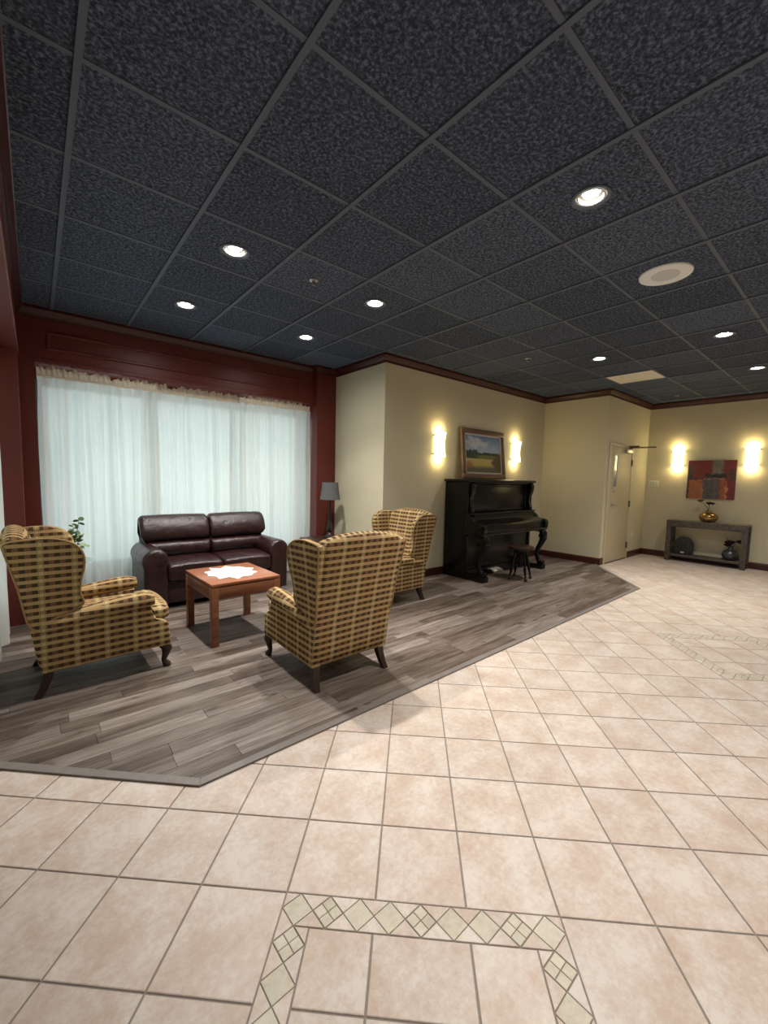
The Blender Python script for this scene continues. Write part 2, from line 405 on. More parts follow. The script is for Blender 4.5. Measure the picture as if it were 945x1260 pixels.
def link(name, me, parent=None, loc=(0, 0, 0)):
    o = bpy.data.objects.new(name, me); COL.objects.link(o)
    if parent: o.parent = parent
    o.location = loc; return o
def box_uv(me):
    uv = me.uv_layers.new(name='UVMap')
    for p in me.polygons:
        n = p.normal; a = max(range(3), key=lambda i: abs(n[i]) * (1.0 if i != 2 else 0.9))
        for li in p.loop_indices:
            c = me.vertices[me.loops[li].vertex_index].co
            uv.data[li].uv = (c.y, c.z + .3 * 0) if a == 0 else ((c.x, c.z) if a == 1 else (c.x, c.y))
def tag(o, label=None, cat=None, group=None, kind=None):
    if label: o['label'] = label
    if cat: o['category'] = cat
    if group: o['group'] = group
    if kind: o['kind'] = kind
    return o
def thing(name, label, cat, loc=(0, 0, 0), rz=0.0, group=None):
    o = bpy.data.objects.new(name, None); COL.objects.link(o); o.empty_display_size = .1
    o.location = loc; o.rotation_euler = (0, 0, rz)
    return tag(o, label, cat, group)
def struct(o): o['kind'] = 'structure'; return o
def copy_tree(o, parent=None):
    c = o.copy(); COL.objects.link(c); c.parent = parent
    for ch in o.children: copy_tree(ch, c)
    return c
def circ(cx, cy, r, n=24, a0=0.0, ry=None):
    return [(cx + r * math.cos(a0 + 2 * PI * k / n), cy + (ry or r) * math.sin(a0 + 2 * PI * k / n)) for k in range(n)]
def project(x, y, z):
    d = (x, y, z - CAM_H); c = [sum(r[i] * d[i] for i in range(3)) for r in CR]
    if c[2] < .05: return None
    return (472.5 + 506.96 * c[0] / c[2], 630 - 506.96 * c[1] / c[2])
def clip(poly, a, b, c):
    """keep a*x+b*y >= c"""
    out = []
    for i in range(len(poly)):
        p, q = poly[i], poly[(i + 1) % len(poly)]
        dp, dq = a * p[0] + b * p[1] - c, a * q[0] + b * q[1] - c
        if dp >= 0: out.append(p)
        if dp * dq < 0:
            t = dp / (dp - dq); out.append((p[0] + t * (q[0] - p[0]), p[1] + t * (q[1] - p[1])))
    return out
def area(poly):
    return abs(sum(poly[i][0] * poly[(i + 1) % len(poly)][1] - poly[(i + 1) % len(poly)][0] * poly[i][1] for i in range(len(poly)))) / 2 if len(poly) > 2 else 0

# ================================================================== STRUCTURE
# ---- walls
def wallbox(name, x0, x1, y0, y1, z0=0.0, z1=ZC + .06, mat='wall'):
    return struct(MB().box(x0, x1, y0, y1, z0, z1).build(name, mat, smooth=False))
wallbox('wall_piano', XS, XR, YP, YP + .12)
wallbox('wall_alcove', XS, XS + .12, YP + .12, 5.62)
wallbox('wall_return', XR, XR + .12, YD, YP)
wallbox('wall_door', XR + .12, XE + .12, YD, YD + .12)
wallbox('wall_end', XE, XE + .12, YB, YD)
wallbox('wall_rear', XFL - .12, XE + .12, YB - .12, YB)
wallbox('wall_far_left', XFL - .12, XFL, YB, YLR)
wallbox('wall_left_return', XFL - .12, -.42, YLR, YLR + .12)

# window wall (red): column, header, sill wall, jambs; panel moulding as parts
w = MB()
w.box(3.01, XS, YCOL, 5.62, 0, ZC + .06)                    # right column
w.box(-.5, .035, YV, 5.62, 0, ZC + .06)                     # left corner pier
w.box(.035, 3.01, YV, 5.62, 2.375, ZC + .06)                 # header
w.box(.035, 3.01, YWIN, 5.62, 2.27, 2.375)
w.box(.035, 3.01, YWIN, 5.62, 0, .32)                       # sill wall
ww = struct(w.build('wall_window', 'red', smooth=False))
w = MB()                                                    # raised moulding frame of the header panel
for a in ((.13, 2.80, 2.645, 2.67), (.13, 2.80, 2.50, 2.525), (.13, .155, 2.525, 2.645), (2.775, 2.80, 2.525, 2.645)):
    w.box(a[0], a[1], YV - .018, YV + .002, a[2], a[3], .006)
w.build('panel_moulding', 'red', ww, smooth=False)
w = MB().box(.035, 3.01, YV - .012, YV + .002, 2.375, 2.41, .004); w.build('valance_lip', 'red', ww, smooth=False)
# left wall (red): header over the side window, corner column
w = MB()
w.box(-.5, XH, YLR, 4.74, 2.375, ZC + .06)
w.box(-.5, XH, 4.74, YV, 0, ZC + .06)
w.box(-.5, XLWIN, YLR + .12, 4.74, 0, .32); w.box(-.5, XLWIN, YLR + .12, 4.74, 2.27, 2.375)
wl = struct(w.build('wall_left', 'red', smooth=False))
w = MB().box(XH - .002, XH + .012, YLR, YV - .02, 2.375, 2.41, .004); w.build('valance_lip', 'red', wl, smooth=False)

# ---- crown moulding and baseboards: swept along polylines
def sweep(name, path, prof, mat, z):
    """prof: (out, up) points; path: polyline, room on the left-hand side of travel"""
    rings = []
    n = len(path)
    for i, p in enumerate(path):
        p = Vector(p)
        d0 = (p - Vector(path[i - 1])).normalized() if i else None
        d1 = (Vector(path[i + 1]) - p).normalized() if i < n - 1 else None
        if d0 is None: d0 = d1
        if d1 is None: d1 = d0
        n0 = Vector((-d0.y, d0.x)); n1 = Vector((-d1.y, d1.x)); nn = (n0 + n1)
        nn = nn / max(.2, (1 + n0.dot(n1)))
        rings.append([(p.x + nn.x * o, p.y + nn.y * o, z + u) for o, u in prof])
    return struct(MB().loft(rings).build(name, mat, smooth=False))
crown = [(-.01, -.095), (.012, -.095), (.016, -.07), (.03, -.05), (.045, -.022), (.05, -.02), (.05, 0.004), (-.01, .004)]
sweep('trim_1', [(XE, YB + .01), (XE, YD), (XR, YD), (XR, YP), (XS, YP), (XS, YCOL), (3.01, YCOL), (3.01, YV), (XH, YV), (XH, YLR)], crown, 'crown', ZC - .006)
bprof = [(-.01, 0), (.016, 0), (.016, .085), (.012, .10), (.006, .112), (-.01, .112)]
sweep('baseboard_end', [(XE, YB + .01), (XE, YD), (8.262, YD)], bprof, 'redbase', .001)
sweep('baseboard_piano', [(7.222, YD), (XR, YD), (XR, YP), (XS, YP), (XS, YCOL), (3.01, YCOL)], bprof, 'redbase', .001)
sweep('baseboard_left', [(.03, YV), (XH, YV), (XH, 4.745)], bprof, 'redbase', .001)

# ---- windows behind the curtains
def window(name, x0, x1, z0, z1, nx, xf, rail=1.1):
    o = None
    f = MB(); th = .05
    f.box(x0, x1, -.03, .03, z0, z0 + th); f.box(x0, x1, -.03, .03, z1 - th, z1)
    for i in range(nx + 1):
        x = x0 + (x1 - x0) * i / nx; hw = .03 if 0 < i < nx else .0
        a, b = (x - hw, x + hw) if hw else ((x, x + th) if i == 0 else (x - th, x))
        f.box(a, b, -.03, .03, z0 + th, z1 - th)
    o = struct(f.build(name, 'winframe', smooth=False)); o.matrix_world = xf
    for i in range(nx):
        a = x0 + (x1 - x0) * i / nx + .03; b = x0 + (x1 - x0) * (i + 1) / nx - .03
        MB().box(a, b, -.004, .004, z0 + .04, z1 - .04).build('pane', 'glass', o, smooth=False)
    return o
window('window_1', .035, 3.01, .32, 2.27, 3, Matrix.Translation((0, YWIN + .09, 0)))
window('window_2', YLR + .12, 4.74, .32, 2.27, 3, Matrix.Translation((XLWIN - .07, 0, 0)) @ Matrix.Rotation(PI / 2, 4, 'Z'))

# ---- ceiling
ceil = struct(MB().box(XFL - .12, XE + .12, YB - .12, 5.62, ZC + .06, ZC + .16).build('ceiling', 'plenum', smooth=False))
LIGHTS = {(1.090, 2.905): 'recessed downlight above the coffee table, left of the small chrome sprinkler',
          (1.090, 4.100): 'recessed downlight nearest the left end of the red curtain valance',
          (2.309, 4.100): 'recessed downlight nearest the right end of the red valance',
          (2.309, 2.905): 'recessed downlight above the lounge, right of the small chrome sprinkler',
          (2.309, 1.080): 'largest brightest recessed downlight, near the round ceiling speaker',
          (5.33, 1.075): 'recessed downlight in line beyond the round ceiling speaker',
          (5.30, 2.265): 'recessed downlight near the flat cream ceiling panel',
          (7.10, 1.065): 'farthest recessed downlight at the right edge, toward the abstract canvas',
          (2.919, -1.97): 'added unseen downlight behind the camera over the tile floor',  # this and the next two: unseen lamps added to brighten the foreground
          (.48, -.75): 'added unseen downlight behind the camera, leftmost over the tile floor',
          (7.10, -1.97): 'added unseen downlight far outside the right edge of the view'}
SPK = (3.527, 1.080); VENT = (6.48, 2.25)
def cell(p): return (math.floor((p[0] - CX0) / T), math.floor((p[1] - CY0) / T))
holes = {cell(p): (p, .085) for p in LIGHTS}
vent_cell = cell(VENT)
TZ = ZC
def tile_poly(x0, x1, y0, y1, name):
    g = .010; b = .006
    return MB().box(x0 + g, x1 - g, y0 + g, y1 - g, TZ + .001, TZ + .02)
full_tile = None
i0, i1 = math.floor((XFL - CX0) / T), math.floor((XE - CX0) / T)
j0, j1 = math.floor((YB - CY0) / T), math.floor((5.2 - CY0) / T)
cand = []; behind = MB()
for i in range(i0, i1 + 1):
    for j in range(j0, j1 + 1):
        x0, x1, y0, y1 = CX0 + i * T, CX0 + (i + 1) * T, CY0 + j * T, CY0 + (j + 1) * T
        x0, x1, y0, y1 = max(x0, XFL), min(x1, XE), max(y0, YB), min(y1, YV)
        if y0 > YLR: x0 = max(x0, XH)
        if y0 >= YD: x1 = min(x1, XR + .02)
        if y0 >= YP: x1 = min(x1, XS + .02)
        if x1 - x0 < .03 or y1 - y0 < .03 or (i, j) == vent_cell: continue
        pj = [project(x, y, TZ) for x in (x0, x1) for y in (y0, y1)]
        vis = any(p and -150 < p[0] < 1095 and -150 < p[1] < 700 for p in pj)
        if (i, j) in holes:
            (hx, hy), r = holes[(i, j)]; g = .010
            n = 32; inner = [(hx + r * math.cos(2 * PI * k / n), hy + r * math.sin(2 * PI * k / n)) for k in range(n)]; outer = []
            for k in range(n):
                dx, dy = math.cos(2 * PI * k / n), math.sin(2 * PI * k / n)
                tx = ((x1 - g - hx) / dx) if dx > 1e-6 else ((x0 + g - hx) / dx if dx < -1e-6 else 9)
                ty = ((y1 - g - hy) / dy) if dy > 1e-6 else ((y0 + g - hy) / dy if dy < -1e-6 else 9)
                tt = min(tx, ty); outer.append((hx + dx * tt, hy + dy * tt))
            for cx, cy in ((x0 + g, y0 + g), (x1 - g, y0 + g), (x0 + g, y1 - g), (x1 - g, y1 - g)):
                k = min(range(n), key=lambda q: (outer[q][0] - cx) ** 2 + (outer[q][1] - cy) ** 2); outer[k] = (cx, cy)
            zb, zt = TZ + .001, TZ + .02
            mb = MB().loft([[(p[0], p[1], zt) for p in outer], [(p[0], p[1], zb) for p in outer], [(p[0], p[1], zb) for p in inner], [(p[0], p[1], zt) for p in inner], [(p[0], p[1], zt) for p in outer]], caps=False)
            mb.build('ceiling_tile', 'ceil', ceil, smooth=False)
        elif vis:
            if abs(x1 - x0 - T) < 1e-4 and abs(y1 - y0 - T) < 1e-4:
                if full_tile is None: full_tile = MB().box(.010, T - .010, .010, T - .010, .001, .02).mesh('ceiling_tile', 'ceil', smooth=False)
                link('ceiling_tile', full_tile, ceil, (x0, y0, TZ))
            else: tile_poly(x0, x1, y0, y1, '').build('ceiling_tile', 'ceil', ceil, smooth=False)
        else: behind.box(x0 + .01, x1 - .01, y0 + .01, y1 - .01, TZ + .001, TZ + .02)
if behind.v: tag(behind.build('ceiling_tiles_beyond_view', 'ceil', ceil, smooth=False), kind='stuff')
for i in range(i0, i1 + 2):
    x = CX0 + i * T
    if XFL < x < XE: MB().box(x - .0125, x + .0125, (YB if x < XE else YB), (YV if x < XS else (YP if x < XR else YD)) if x > XH else YLR, TZ - .009, TZ + .03).build('main_rail', 'rail', ceil, smooth=False)
for j in range(j0, j1 + 2):
    y = CY0 + j * T
    if YB < y < YV: MB().box(XH if y > YLR else XFL, XE if y < YD else (XR if y < YP else XS), y - .0115, y + .0115, TZ - .003, TZ + .03).build('cross_rail', 'rail', ceil, smooth=False)

# ---- floors
floor = struct(MB().box(XFL - .12, XE + .12, YB - .12, 5.62, -.12, -.004).build('floor', 'grout', smooth=False))
YW = 1.795
W0, W1, W2, W3 = (-.36, 2.655), (.50, YW), (5.975, YW + .06), (7.124, 2.90)
def halfplane(p, q):          # inside = left of p->q
    a, b = -(q[1] - p[1]), (q[0] - p[0]); return (a, b, a * p[0] + b * p[1])
HP = [halfplane(W0, W1), halfplane(W1, W2), halfplane(W2, W3)]
ca, sa = math.cos(FA), math.sin(FA)
def fw(a, b): return (FX + FS * (a * ca - b * sa), FY + FS * (a * sa + b * ca))
BORD = [(0, -3), (9, 6)]
def cells():
    for a in range(-24, 36):
        for b in range(-24, 36):
            x, y = fw(a + .5, b + .5)
            if x < XFL - .2 or x > XE + .2 or y < YB - .2 or y > 3.2: continue
            if y > YLR + .2 and x < -.6: continue
            inset = None
            for (ba, bb) in BORD:
                if ba <= a < ba + 3 and bb <= b < bb + 3: inset = (ba, bb)
            a0, a1, b0, b1 = a, a + 1, b, b + 1
            if inset:
                ba, bb = inset; a0 = max(a0, ba + 1 / 3); a1 = min(a1, ba + 8 / 3); b0 = max(b0, bb + 1 / 3); b1 = min(b1, bb + 8 / 3)
            g = .0032 / FS
            yield [(a0 + g, b0 + g), (a1 - g, b0 + g), (a1 - g, b1 - g), (a0 + g, b1 - g)]
pieces = []
for uvp in cells():
    poly = [fw(*p) for p in uvp]
    rest = [poly]
    for lim in ((1, 0, XFL), (-1, 0, -XE), (0, 1, YB)): rest = [clip(r, *lim) for r in rest if len(r) > 2]
    ins = poly                                     # tiles under the edging of the wood area stay whole, the wood lies on top
    for h in HP: ins = clip(ins, *h) if len(ins) > 2 else ins
    out = [r for r in rest if area(r) > 1e-4] if area(ins) < area(poly) - 1e-5 else []
    for o in out:
        if max(p[1] for p in o) < YD + .02 or min(p[0] for p in o) < 7.2: pieces.append((o, uvp, abs(area(o) - area(poly)) < 1e-6))
        else:
            c = clip(o, 0, -1, -YD)
            if area(c) > 1e-4: pieces.append((c, uvp, False))
def scr(poly):
    pj = [project(p[0], p[1], 0) for p in poly]
    if any(p is None for p in pj): return 0
    cx = sum(p[0] for p in pj) / len(pj); cy = sum(p[1] for p in pj) / len(pj)
    return area(pj) if -60 < cx < 1005 and 500 < cy < 1320 else 0
pieces.sort(key=lambda q: -scr(q[0]))
g = .0032
unit = MB().prism([(g, g), (FS - g, g), (FS - g, FS - g), (g, FS - g)], -.006, 0, .002).mesh('floor_tile', 'tile', smooth=False)
rest = MB(); cnt = 0
for poly, uvp, full in pieces:
    if cnt < 296 and scr(poly) > 0:
        if full and abs((uvp[1][0] - uvp[0][0]) - (1 - 2 * g / FS)) < 1e-6 and abs((uvp[2][1] - uvp[1][1]) - (1 - 2 * g / FS)) < 1e-6:
            c = fw(uvp[0][0] - g / FS, uvp[0][1] - g / FS)
            o = link('floor_tile', unit, floor, (c[0], c[1], 0)); o.rotation_euler.z = FA
        else: MB().prism(poly, -.006, 0, .002).build('floor_tile', 'tile', floor, smooth=False)
        cnt += 1
    else: rest.prism(poly, -.006, 0, .002)
tag(rest.build('far_floor_tiles', 'tile', floor, smooth=False), kind='stuff')
# mosaic borders
meshes = {}
def piece(name, poly, c, mat):
    key = (name, mat, tuple((round(p[0], 4), round(p[1], 4)) for p in poly))
    if key not in meshes: meshes[key] = MB().prism([(p[0] * FS, p[1] * FS) for p in poly], -.006, 0, .0015).mesh(name, mat, smooth=False)
    x, y = fw(*c); o = link(name, meshes[key], floor, (x, y, 0)); o.rotation_euler.z = FA
C3 = 1 / 3; gg = .0026 / FS
for (ba, bb) in BORD:
    seq = []
    ring = [(k, 8) for k in range(9)] + [(8, k) for k in range(8)] + [(k, 0) for k in range(8)] + [(0, k) for k in range(1, 8)]
    for (cx, cy) in ring:
        k = cx if cy in (0, 8) else cy
        c = (ba + (cx + .5) * C3, bb + (cy + .5) * C3); h = C3 / 2 - gg * .6
        if k % 3 == 1:
            q = h / 2
            for dx, dy in ((0, q), (q, 0), (0, -q), (-q, 0)):
                piece('mosaic_chip', [(0, q - gg * .6), (-q + gg * .6, 0), (0, -q + gg * .6), (q - gg * .6, 0)], (c[0] + dx, c[1] + dy), 'mosaic')
        else: piece('mosaic_diamond', [(0, h), (-h, 0), (0, -h), (h, 0)], c, 'mosaic')
    hh = C3 / 2 - gg * 1.5; e = gg * .6
    def tri(c, d, half=0):
        """triangle with its base on an edge at c, apex pointing along d; half keeps one side only"""
        t_ = (-d[1], d[0]); lo = -hh if half <= 0 else gg; hi = hh if half >= 0 else -gg
        ap = hh if half == 0 else hh - gg
        mid = 0 if half == 0 else (gg if half > 0 else -gg)
        P = [(t_[0] * lo, t_[1] * lo), (t_[0] * hi, t_[1] * hi), (d[0] * ap + t_[0] * mid, d[1] * ap + t_[1] * mid)]
        piece('mosaic_triangle', P, (c[0] + d[0] * e, c[1] + d[1] * e), 'tile')
    for k in range(1, 9):
        q = k * C3
        tri((ba + q, bb + 3), (0, -1)); tri((ba + q, bb), (0, 1)); tri((ba + 3, bb + q), (-1, 0)); tri((ba, bb + q), (1, 0))
        tri((ba + q, bb + 3 - C3), (0, 1)); tri((ba + q, bb + C3), (0, -1))
        h1 = {1: 1, 8: -1}.get(k, 0)
        tri((ba + 3 - C3, bb + q), (1, 0), h1); tri((ba + C3, bb + q), (-1, 0), -h1)
    for sx, sy in ((0, 0), (3, 0), (0, 3), (3, 3)):
        dx, dy = (1 if sx == 0 else -1), (1 if sy == 0 else -1); l = C3 / 2 - gg * 1.6
        P = [(dx * e, dy * e), (dx * l, dy * e), (dx * e, dy * l)]
        piece('mosaic_triangle', P, (ba + sx, bb + sy), 'tile')

# wood planks
PW = .105
y = YW - .02; row = 0
while y < 5.46:
    xmax = XS if y > YP else (XR if y > YD - .2 else 7.3)
    x = -.40 - random.random() * .9
    while x < xmax:
        L = random.choice((.6, .9, .9, 1.2)); e = .0009
        poly = [(x + e, y + e), (x + L - e, y + e), (x + L - e, y + PW - e), (x + e, y + PW - e)]
        for h in HP: poly = clip(poly, *h) if len(poly) > 2 else poly
        poly = clip(poly, 1, 0, -.40) if len(poly) > 2 else poly
        poly = clip(poly, -1, 0, -xmax) if len(poly) > 2 else poly
        if area(poly) > .0008: MB().prism(poly, .0005, .005, .0008).build('wood_plank', 'plank', floor, smooth=False)
        x += L
    y += PW; row += 1
# edging strips of the wood area
def strip(p, q, wd_=.042):
    p, q = Vector(p), Vector(q); d = (q - p).normalized(); n = Vector((-d.y, d.x))
    return MB().prism([tuple(p - d * .002), tuple(q + d * .002), tuple(q + n * wd_ - d * .017), tuple(p + n * wd_ + d * .017)], 0, .0105, .004)
for a, b in ((W0, W1), (W1, W2), (W2, W3)): strip(a, b).build('wood_edging', 'edging', floor, smooth=False)

# ================================================================== CEILING FIXTURES
def spot(loc, w, parent, ang=98):
    d = bpy.data.lights.new('downlight_spot', 'SPOT'); d.energy = w; d.color = SPOT_COL; d.spot_size = math.radians(ang); d.spot_blend = 1.0
    d.shadow_soft_size = .035
    o = bpy.data.objects.new('downlight_spot', d); COL.objects.link(o); o.location = loc; o.parent = parent
proto = None
for (x, y), lab in LIGHTS.items():
    r = .085
    root = thing('recessed_downlight', lab, 'ceiling light', (x, y, ZC), 0, 'recessed downlights in the dark ceiling')
    if proto is None:
        proto = {}
        n = 32
        proto['trim_ring'] = MB().lathe([(.080, .012), (.098, .0), (.098, -.006), (.090, -.010), (.078, -.006), (.078, .012), (.080, .012)], n=n, caps=False).mesh('trim_ring', 'rail')
        proto['can'] = MB().lathe([(.079, .0), (.079, .045), (.0005, .046)], n=n, caps=False).mesh('can', 'darksteel')
        proto['gimbal_ring'] = MB().lathe([(.070, .004), (.072, -.004), (.062, -.003), (.060, .014), (.070, .012), (.070, .004)], n=n, caps=False).mesh('gimbal_ring', 'trimwhite')
        proto['lamp'] = MB().lathe([(.0005, .010), (.022, .011), (.038, .015), (.045, .024), (.04, .032), (.0005, .033)], n=n, caps=False).mesh('lamp', 'lamp')
    for k, me in proto.items(): link(k, me, root)
    spot((0, 0, -.012), SPOT_W * (1.45 if 2 < x < 3 and 0 < y < 2 else (0.85 if x > 4 else 1.0)), root)
    spot((0, 0, -.012), 17.0, root, 168)
# speaker
root = thing('ceiling_speaker', 'round cream ceiling speaker with beige centre grille', 'speaker', (SPK[0], SPK[1], ZC))
MB().lathe([(.0005, -.002), (.085, -.008), (.150, -.012), (.163, -.008), (.166, .002), (.0005, .003)], n=48, caps=False).build('speaker_ring', 'spk', root)
MB().lathe([(.0005, -.0115), (.085, -.0115), (.088, -.0085), (.0005, -.004)], n=40, caps=False).build('speaker_grille', 'spkg', root)
vx, vy = CX0 + vent_cell[0] * T, CY0 + vent_cell[1] * T
root = thing('ceiling_panel', 'flat cream square panel set in the dark ceiling grid', 'ceiling panel', (vx + T / 2, vy + T / 2, ZC))
MB().box(-.295, .295, -.295, .295, -.001, .015, .003).build('panel_face', 'panelcream', root)
MB().box(-.301, .301, -.301, .301, .002, .012, .002).build('panel_frame', 'offwhite', root)
for (x, y), lab in {(1.70, 2.905): 'small chrome sprinkler head between the two nearer lounge downlights', (4.70, 2.86): 'small sprinkler head in the ceiling above the piano', (8.40, 2.27): 'tiny sprinkler head in the ceiling before the abstract canvas wall'}.items():
    root = thing('sprinkler_head', lab, 'sprinkler', (x, y, ZC), 0, 'ceiling sprinkler heads')
    MB().lathe([(.0005, .004), (.033, .002), (.033, -.003), (.018, -.008), (.0005, -.009)], n=20, caps=False).build('escutcheon', 'steel', root)
    m = MB().lathe([(.006, -.006), (.006, -.03), (.014, -.031), (.016, -.034), (.0005, -.035)], n=14)
    m.tube([(-.012, 0, -.008), (-.012, 0, -.024), (0, 0, -.032)], .003, 6); m.tube([(.012, 0, -.008), (.012, 0, -.024), (0, 0, -.032)], .003, 6)
    m.build('deflector', 'darksteel', root)

# ================================================================== CURTAINS
def curtain(name, label, length, ztop, zbot, xf, seed, panels):
    """panel hangs in local x (width) / z, ripples in y"""
    rnd = random.Random(seed)
    root = thing(name, label, 'curtain'); root.matrix_world = xf
    nx = int(length / .0085); ph = [rnd.random() * 6.28 for _ in range(6)]
    fr_ = [2 * PI / v for v in (.095, .14, .21, .060, .33, .045)]; am = [.017, .015, .012, .004, .007, .002]
    def rip(x, k): return sum(a * .72 * math.asin(.97 * math.sin(f * x + p + .7 * math.sin(f * .37 * x + p))) * (1 if f < 100 else k) for a, f, p in zip(am, fr_, ph))
    zs = [ztop + (zbot - ztop) * t for t in (0, .02, .06, .15, .3, .5, .7, .85, 1)]
    vs, fs = [], []
    for iz, z in enumerate(zs):
        t = iz / (len(zs) - 1); spread = .35 + .95 * min(1, t * 2.2)
        for ix in range(nx + 1):
            x = length * ix / nx
            e = 1 + .012 * math.sin(3 * t + x * 4)
            vs.append((x * 1.0 + .006 * math.sin(9 * t + x * 21), rip(x * e, 1 - .4 * t) * spread, z + (0 if iz < len(zs) - 1 else .006 * math.sin(x * 30))))
    for iz in range(len(zs) - 1):
        for ix in range(nx):
            a = iz * (nx + 1) + ix; fs.append((a, a + 1, a + nx + 2, a + nx + 1))
    MB().add(vs, fs).build('drape', 'curtain', root, angle=180)
    # rod pocket
    m = MB(); rings = []
    for ix in range(0, nx + 1, 2):
        x = length * ix / nx; b = .003 * math.sin(x * 160 + ph[0])
        rings.append([(x, (.017 + b) * math.cos(k * PI / 4), ztop + .006 + (.013 + b * .5) * math.sin(k * PI / 4)) for k in range(8)])
    m.loft(rings).build('rod_pocket', 'curtrim', root)
    # ruffle standing above the rod
    vs, fs = [], []; rows = 4; hv = [rnd.random() for _ in range(nx + 2)]
    def top(x): return .078 + .008 * math.sin(x * 33 + ph[1]) + .010 * math.sin(x * 71 + ph[2]) + .006 * math.sin(x * 140 + ph[3]) - (.022 if math.sin(x * 7.3 + ph[4]) > .93 else 0)
    for r in range(rows):
        for ix in range(nx + 1):
            x = length * ix / nx; k = r / (rows - 1)
            vs.append((x, (-.004 + .010 * math.sin(x * 150 + ph[5] + k) + .006 * math.sin(x * 61 + ph[0])) * (.4 + k), ztop + .014 + top(x) * k))
    for r in range(rows - 1):
        for ix in range(nx):
            a = r * (nx + 1) + ix; fs.append((a, a + 1, a + nx + 2, a + nx + 1))
    MB().add(vs, fs).build('ruffle', 'curtrim', root, angle=180)
    return root
ZT = 2.262
labs = ['sheer white curtain panel at the left end of the long window', 'sheer white curtain panel in the middle, behind the sofa', 'sheer white curtain panel at the right end, next to the red column']
xs = [.045, 1.03, 2.00, 3.0]
for k in range(3):
    curtain('sheer_curtain', labs[k], xs[k + 1] - xs[k] + (.045 if k < 2 else 0), ZT + .006 * k, .03, Matrix.Translation((xs[k], YCUR + (.06 if k == 1 else 0), 0)), 11 + k, 1)['group'] = 'sheer curtains on the long window'
curtain('sheer_curtain', 'sheer white curtain on the left wall beside the plaid armchair, at the photo edge', 2.98, ZT, .02, Matrix.Translation((XLCUR, 1.72, 0)) @ Matrix.Rotation(PI / 2, 4, 'Z'), 21, 1)

# ================================================================== WALL ITEMS
# door 1
root = struct(thing('door_1', None, None, (0, YD, 0)))
dx0, dx1, dz1 = 7.285, 8.205, 1.985
MB().box(dx0 + .006, dx1 - .006, -.012, -.002, .012, dz1 - .006, .002).build('door_leaf', 'door', root)
m = MB(); m.box(dx0 - .055, dx0, -.022, .0, .0, dz1 + .055, .004); m.box(dx1, dx1 + .05, -.022, 0, 0, dz1 + .055, .004); m.box(dx0, dx1, -.022, 0, dz1, dz1 + .055, .004)
m.build('door_frame', 'doorframe', root)
MB().box(dx0, dx1, -.02, -.001, .0, .012).build('door_gap_shade', 'black', root)  # black strip stands in for the shaded gap under the door
m = MB(); x0, x1, z0, z1 = 7.435, 7.565, 1.30, 1.83
m.box(x0 - .022, x0, -.024, -.011, z0 - .022, z1 + .022, .004); m.box(x1, x1 + .022, -.024, -.011, z0 - .022, z1 + .022, .004); m.box(x0, x1, -.024, -.011, z0 - .022, z0, .004); m.box(x0, x1, -.024, -.011, z1, z1 + .022, .004)
vf = m.build('vision_frame', 'offwhite', root)
MB().box(x0, x1, -.016, -.011, z0, z1).build('pane', 'dglass', vf)
MB().box(7.43, 7.57, -.016, -.011, 1.215, 1.25, .002).build('small_plate', 'steel', root)
m = MB(); m.loft([[(7.42 + .032 * math.cos(a * PI / 10), y, 1.0 + .032 * math.sin(a * PI / 10)) for a in range(20)] for y in (-.011, -.02)])
m.tube([(7.42, -.018, 1.0), (7.42, -.055, 1.0), (7.45, -.062, 1.0), (7.55, -.058, .995)], [.012, .012, .012, .009], 10)
m.build('lever_handle', 'steel', root)
for z in (1.73, 1.0, .25):
    m = MB(); m.tube([(dx1 + .004, -.026, z - .055), (dx1 + .004, -.026, z + .055)], .010, 10); m.box(dx1 - .02, dx1 + .022, -.018, -.01, z - .055, z + .055, .002)
    m.build('hinge', 'darksteel', root)
m = MB(); m.box(7.86, 8.16, -.065, -.012, 1.895, 1.955, .01); cl = m.build('door_closer', 'steel', root)
m = MB(); m.tube([(8.03, -.04, 1.955), (8.03, -.04, 1.985)], .014, 10)
m.tube([(8.03, -.04, 1.985), (7.86, -.22, 1.99), (7.845, -.235, 1.99)], .011, 8); m.tube([(7.85, -.23, 2.0), (8.0, -.03, 2.01)], .011, 8); m.tube([(8.03, -.05, 1.992), (8.47, -.30, 2.02)], .013, 8)
m.build('closer_arm', 'darksteel', cl)
# plates
def plate(name, label, cat, xf, gang, kind):
    root = thing(name, label, cat); root.matrix_world = xf
    wv = .035 + .023 * (gang - 1)
    MB().box(-wv, wv, -.007, 0, -.058, .058, .003).build('cover_plate', 'plate', root)
    for gi in range(gang):
        cx = (gi - (gang - 1) / 2) * .046
        if kind == 'outlet':
            for s in (-.022, .022): MB().box(cx - .016, cx + .016, -.011, -.006, s - .014, s + .014, .004).build('socket', 'offwhite', root)
        else: MB().box(cx - .016, cx + .016, -.012, -.006, -.034, .034, .003).build('rocker', 'offwhite', root)
plate('wall_outlet', 'white outlet plate on the cream wall just right of the piano', 'outlet', Matrix.Translation((XR, 3.80, .42)) @ Matrix.Rotation(-PI / 2, 4, 'Z'), 1, 'outlet')
plate('wall_outlet', 'white outlet plate low on the wall beside the door hinges', 'outlet', Matrix.Translation((8.50, YD, .42)), 1, 'outlet')
plate('light_switch', 'white double switch plate on the wall left of the abstract canvas', 'switch', Matrix.Translation((XE, 2.70, 1.375)) @ Matrix.Rotation(-PI / 2, 4, 'Z'), 3, 'switch')

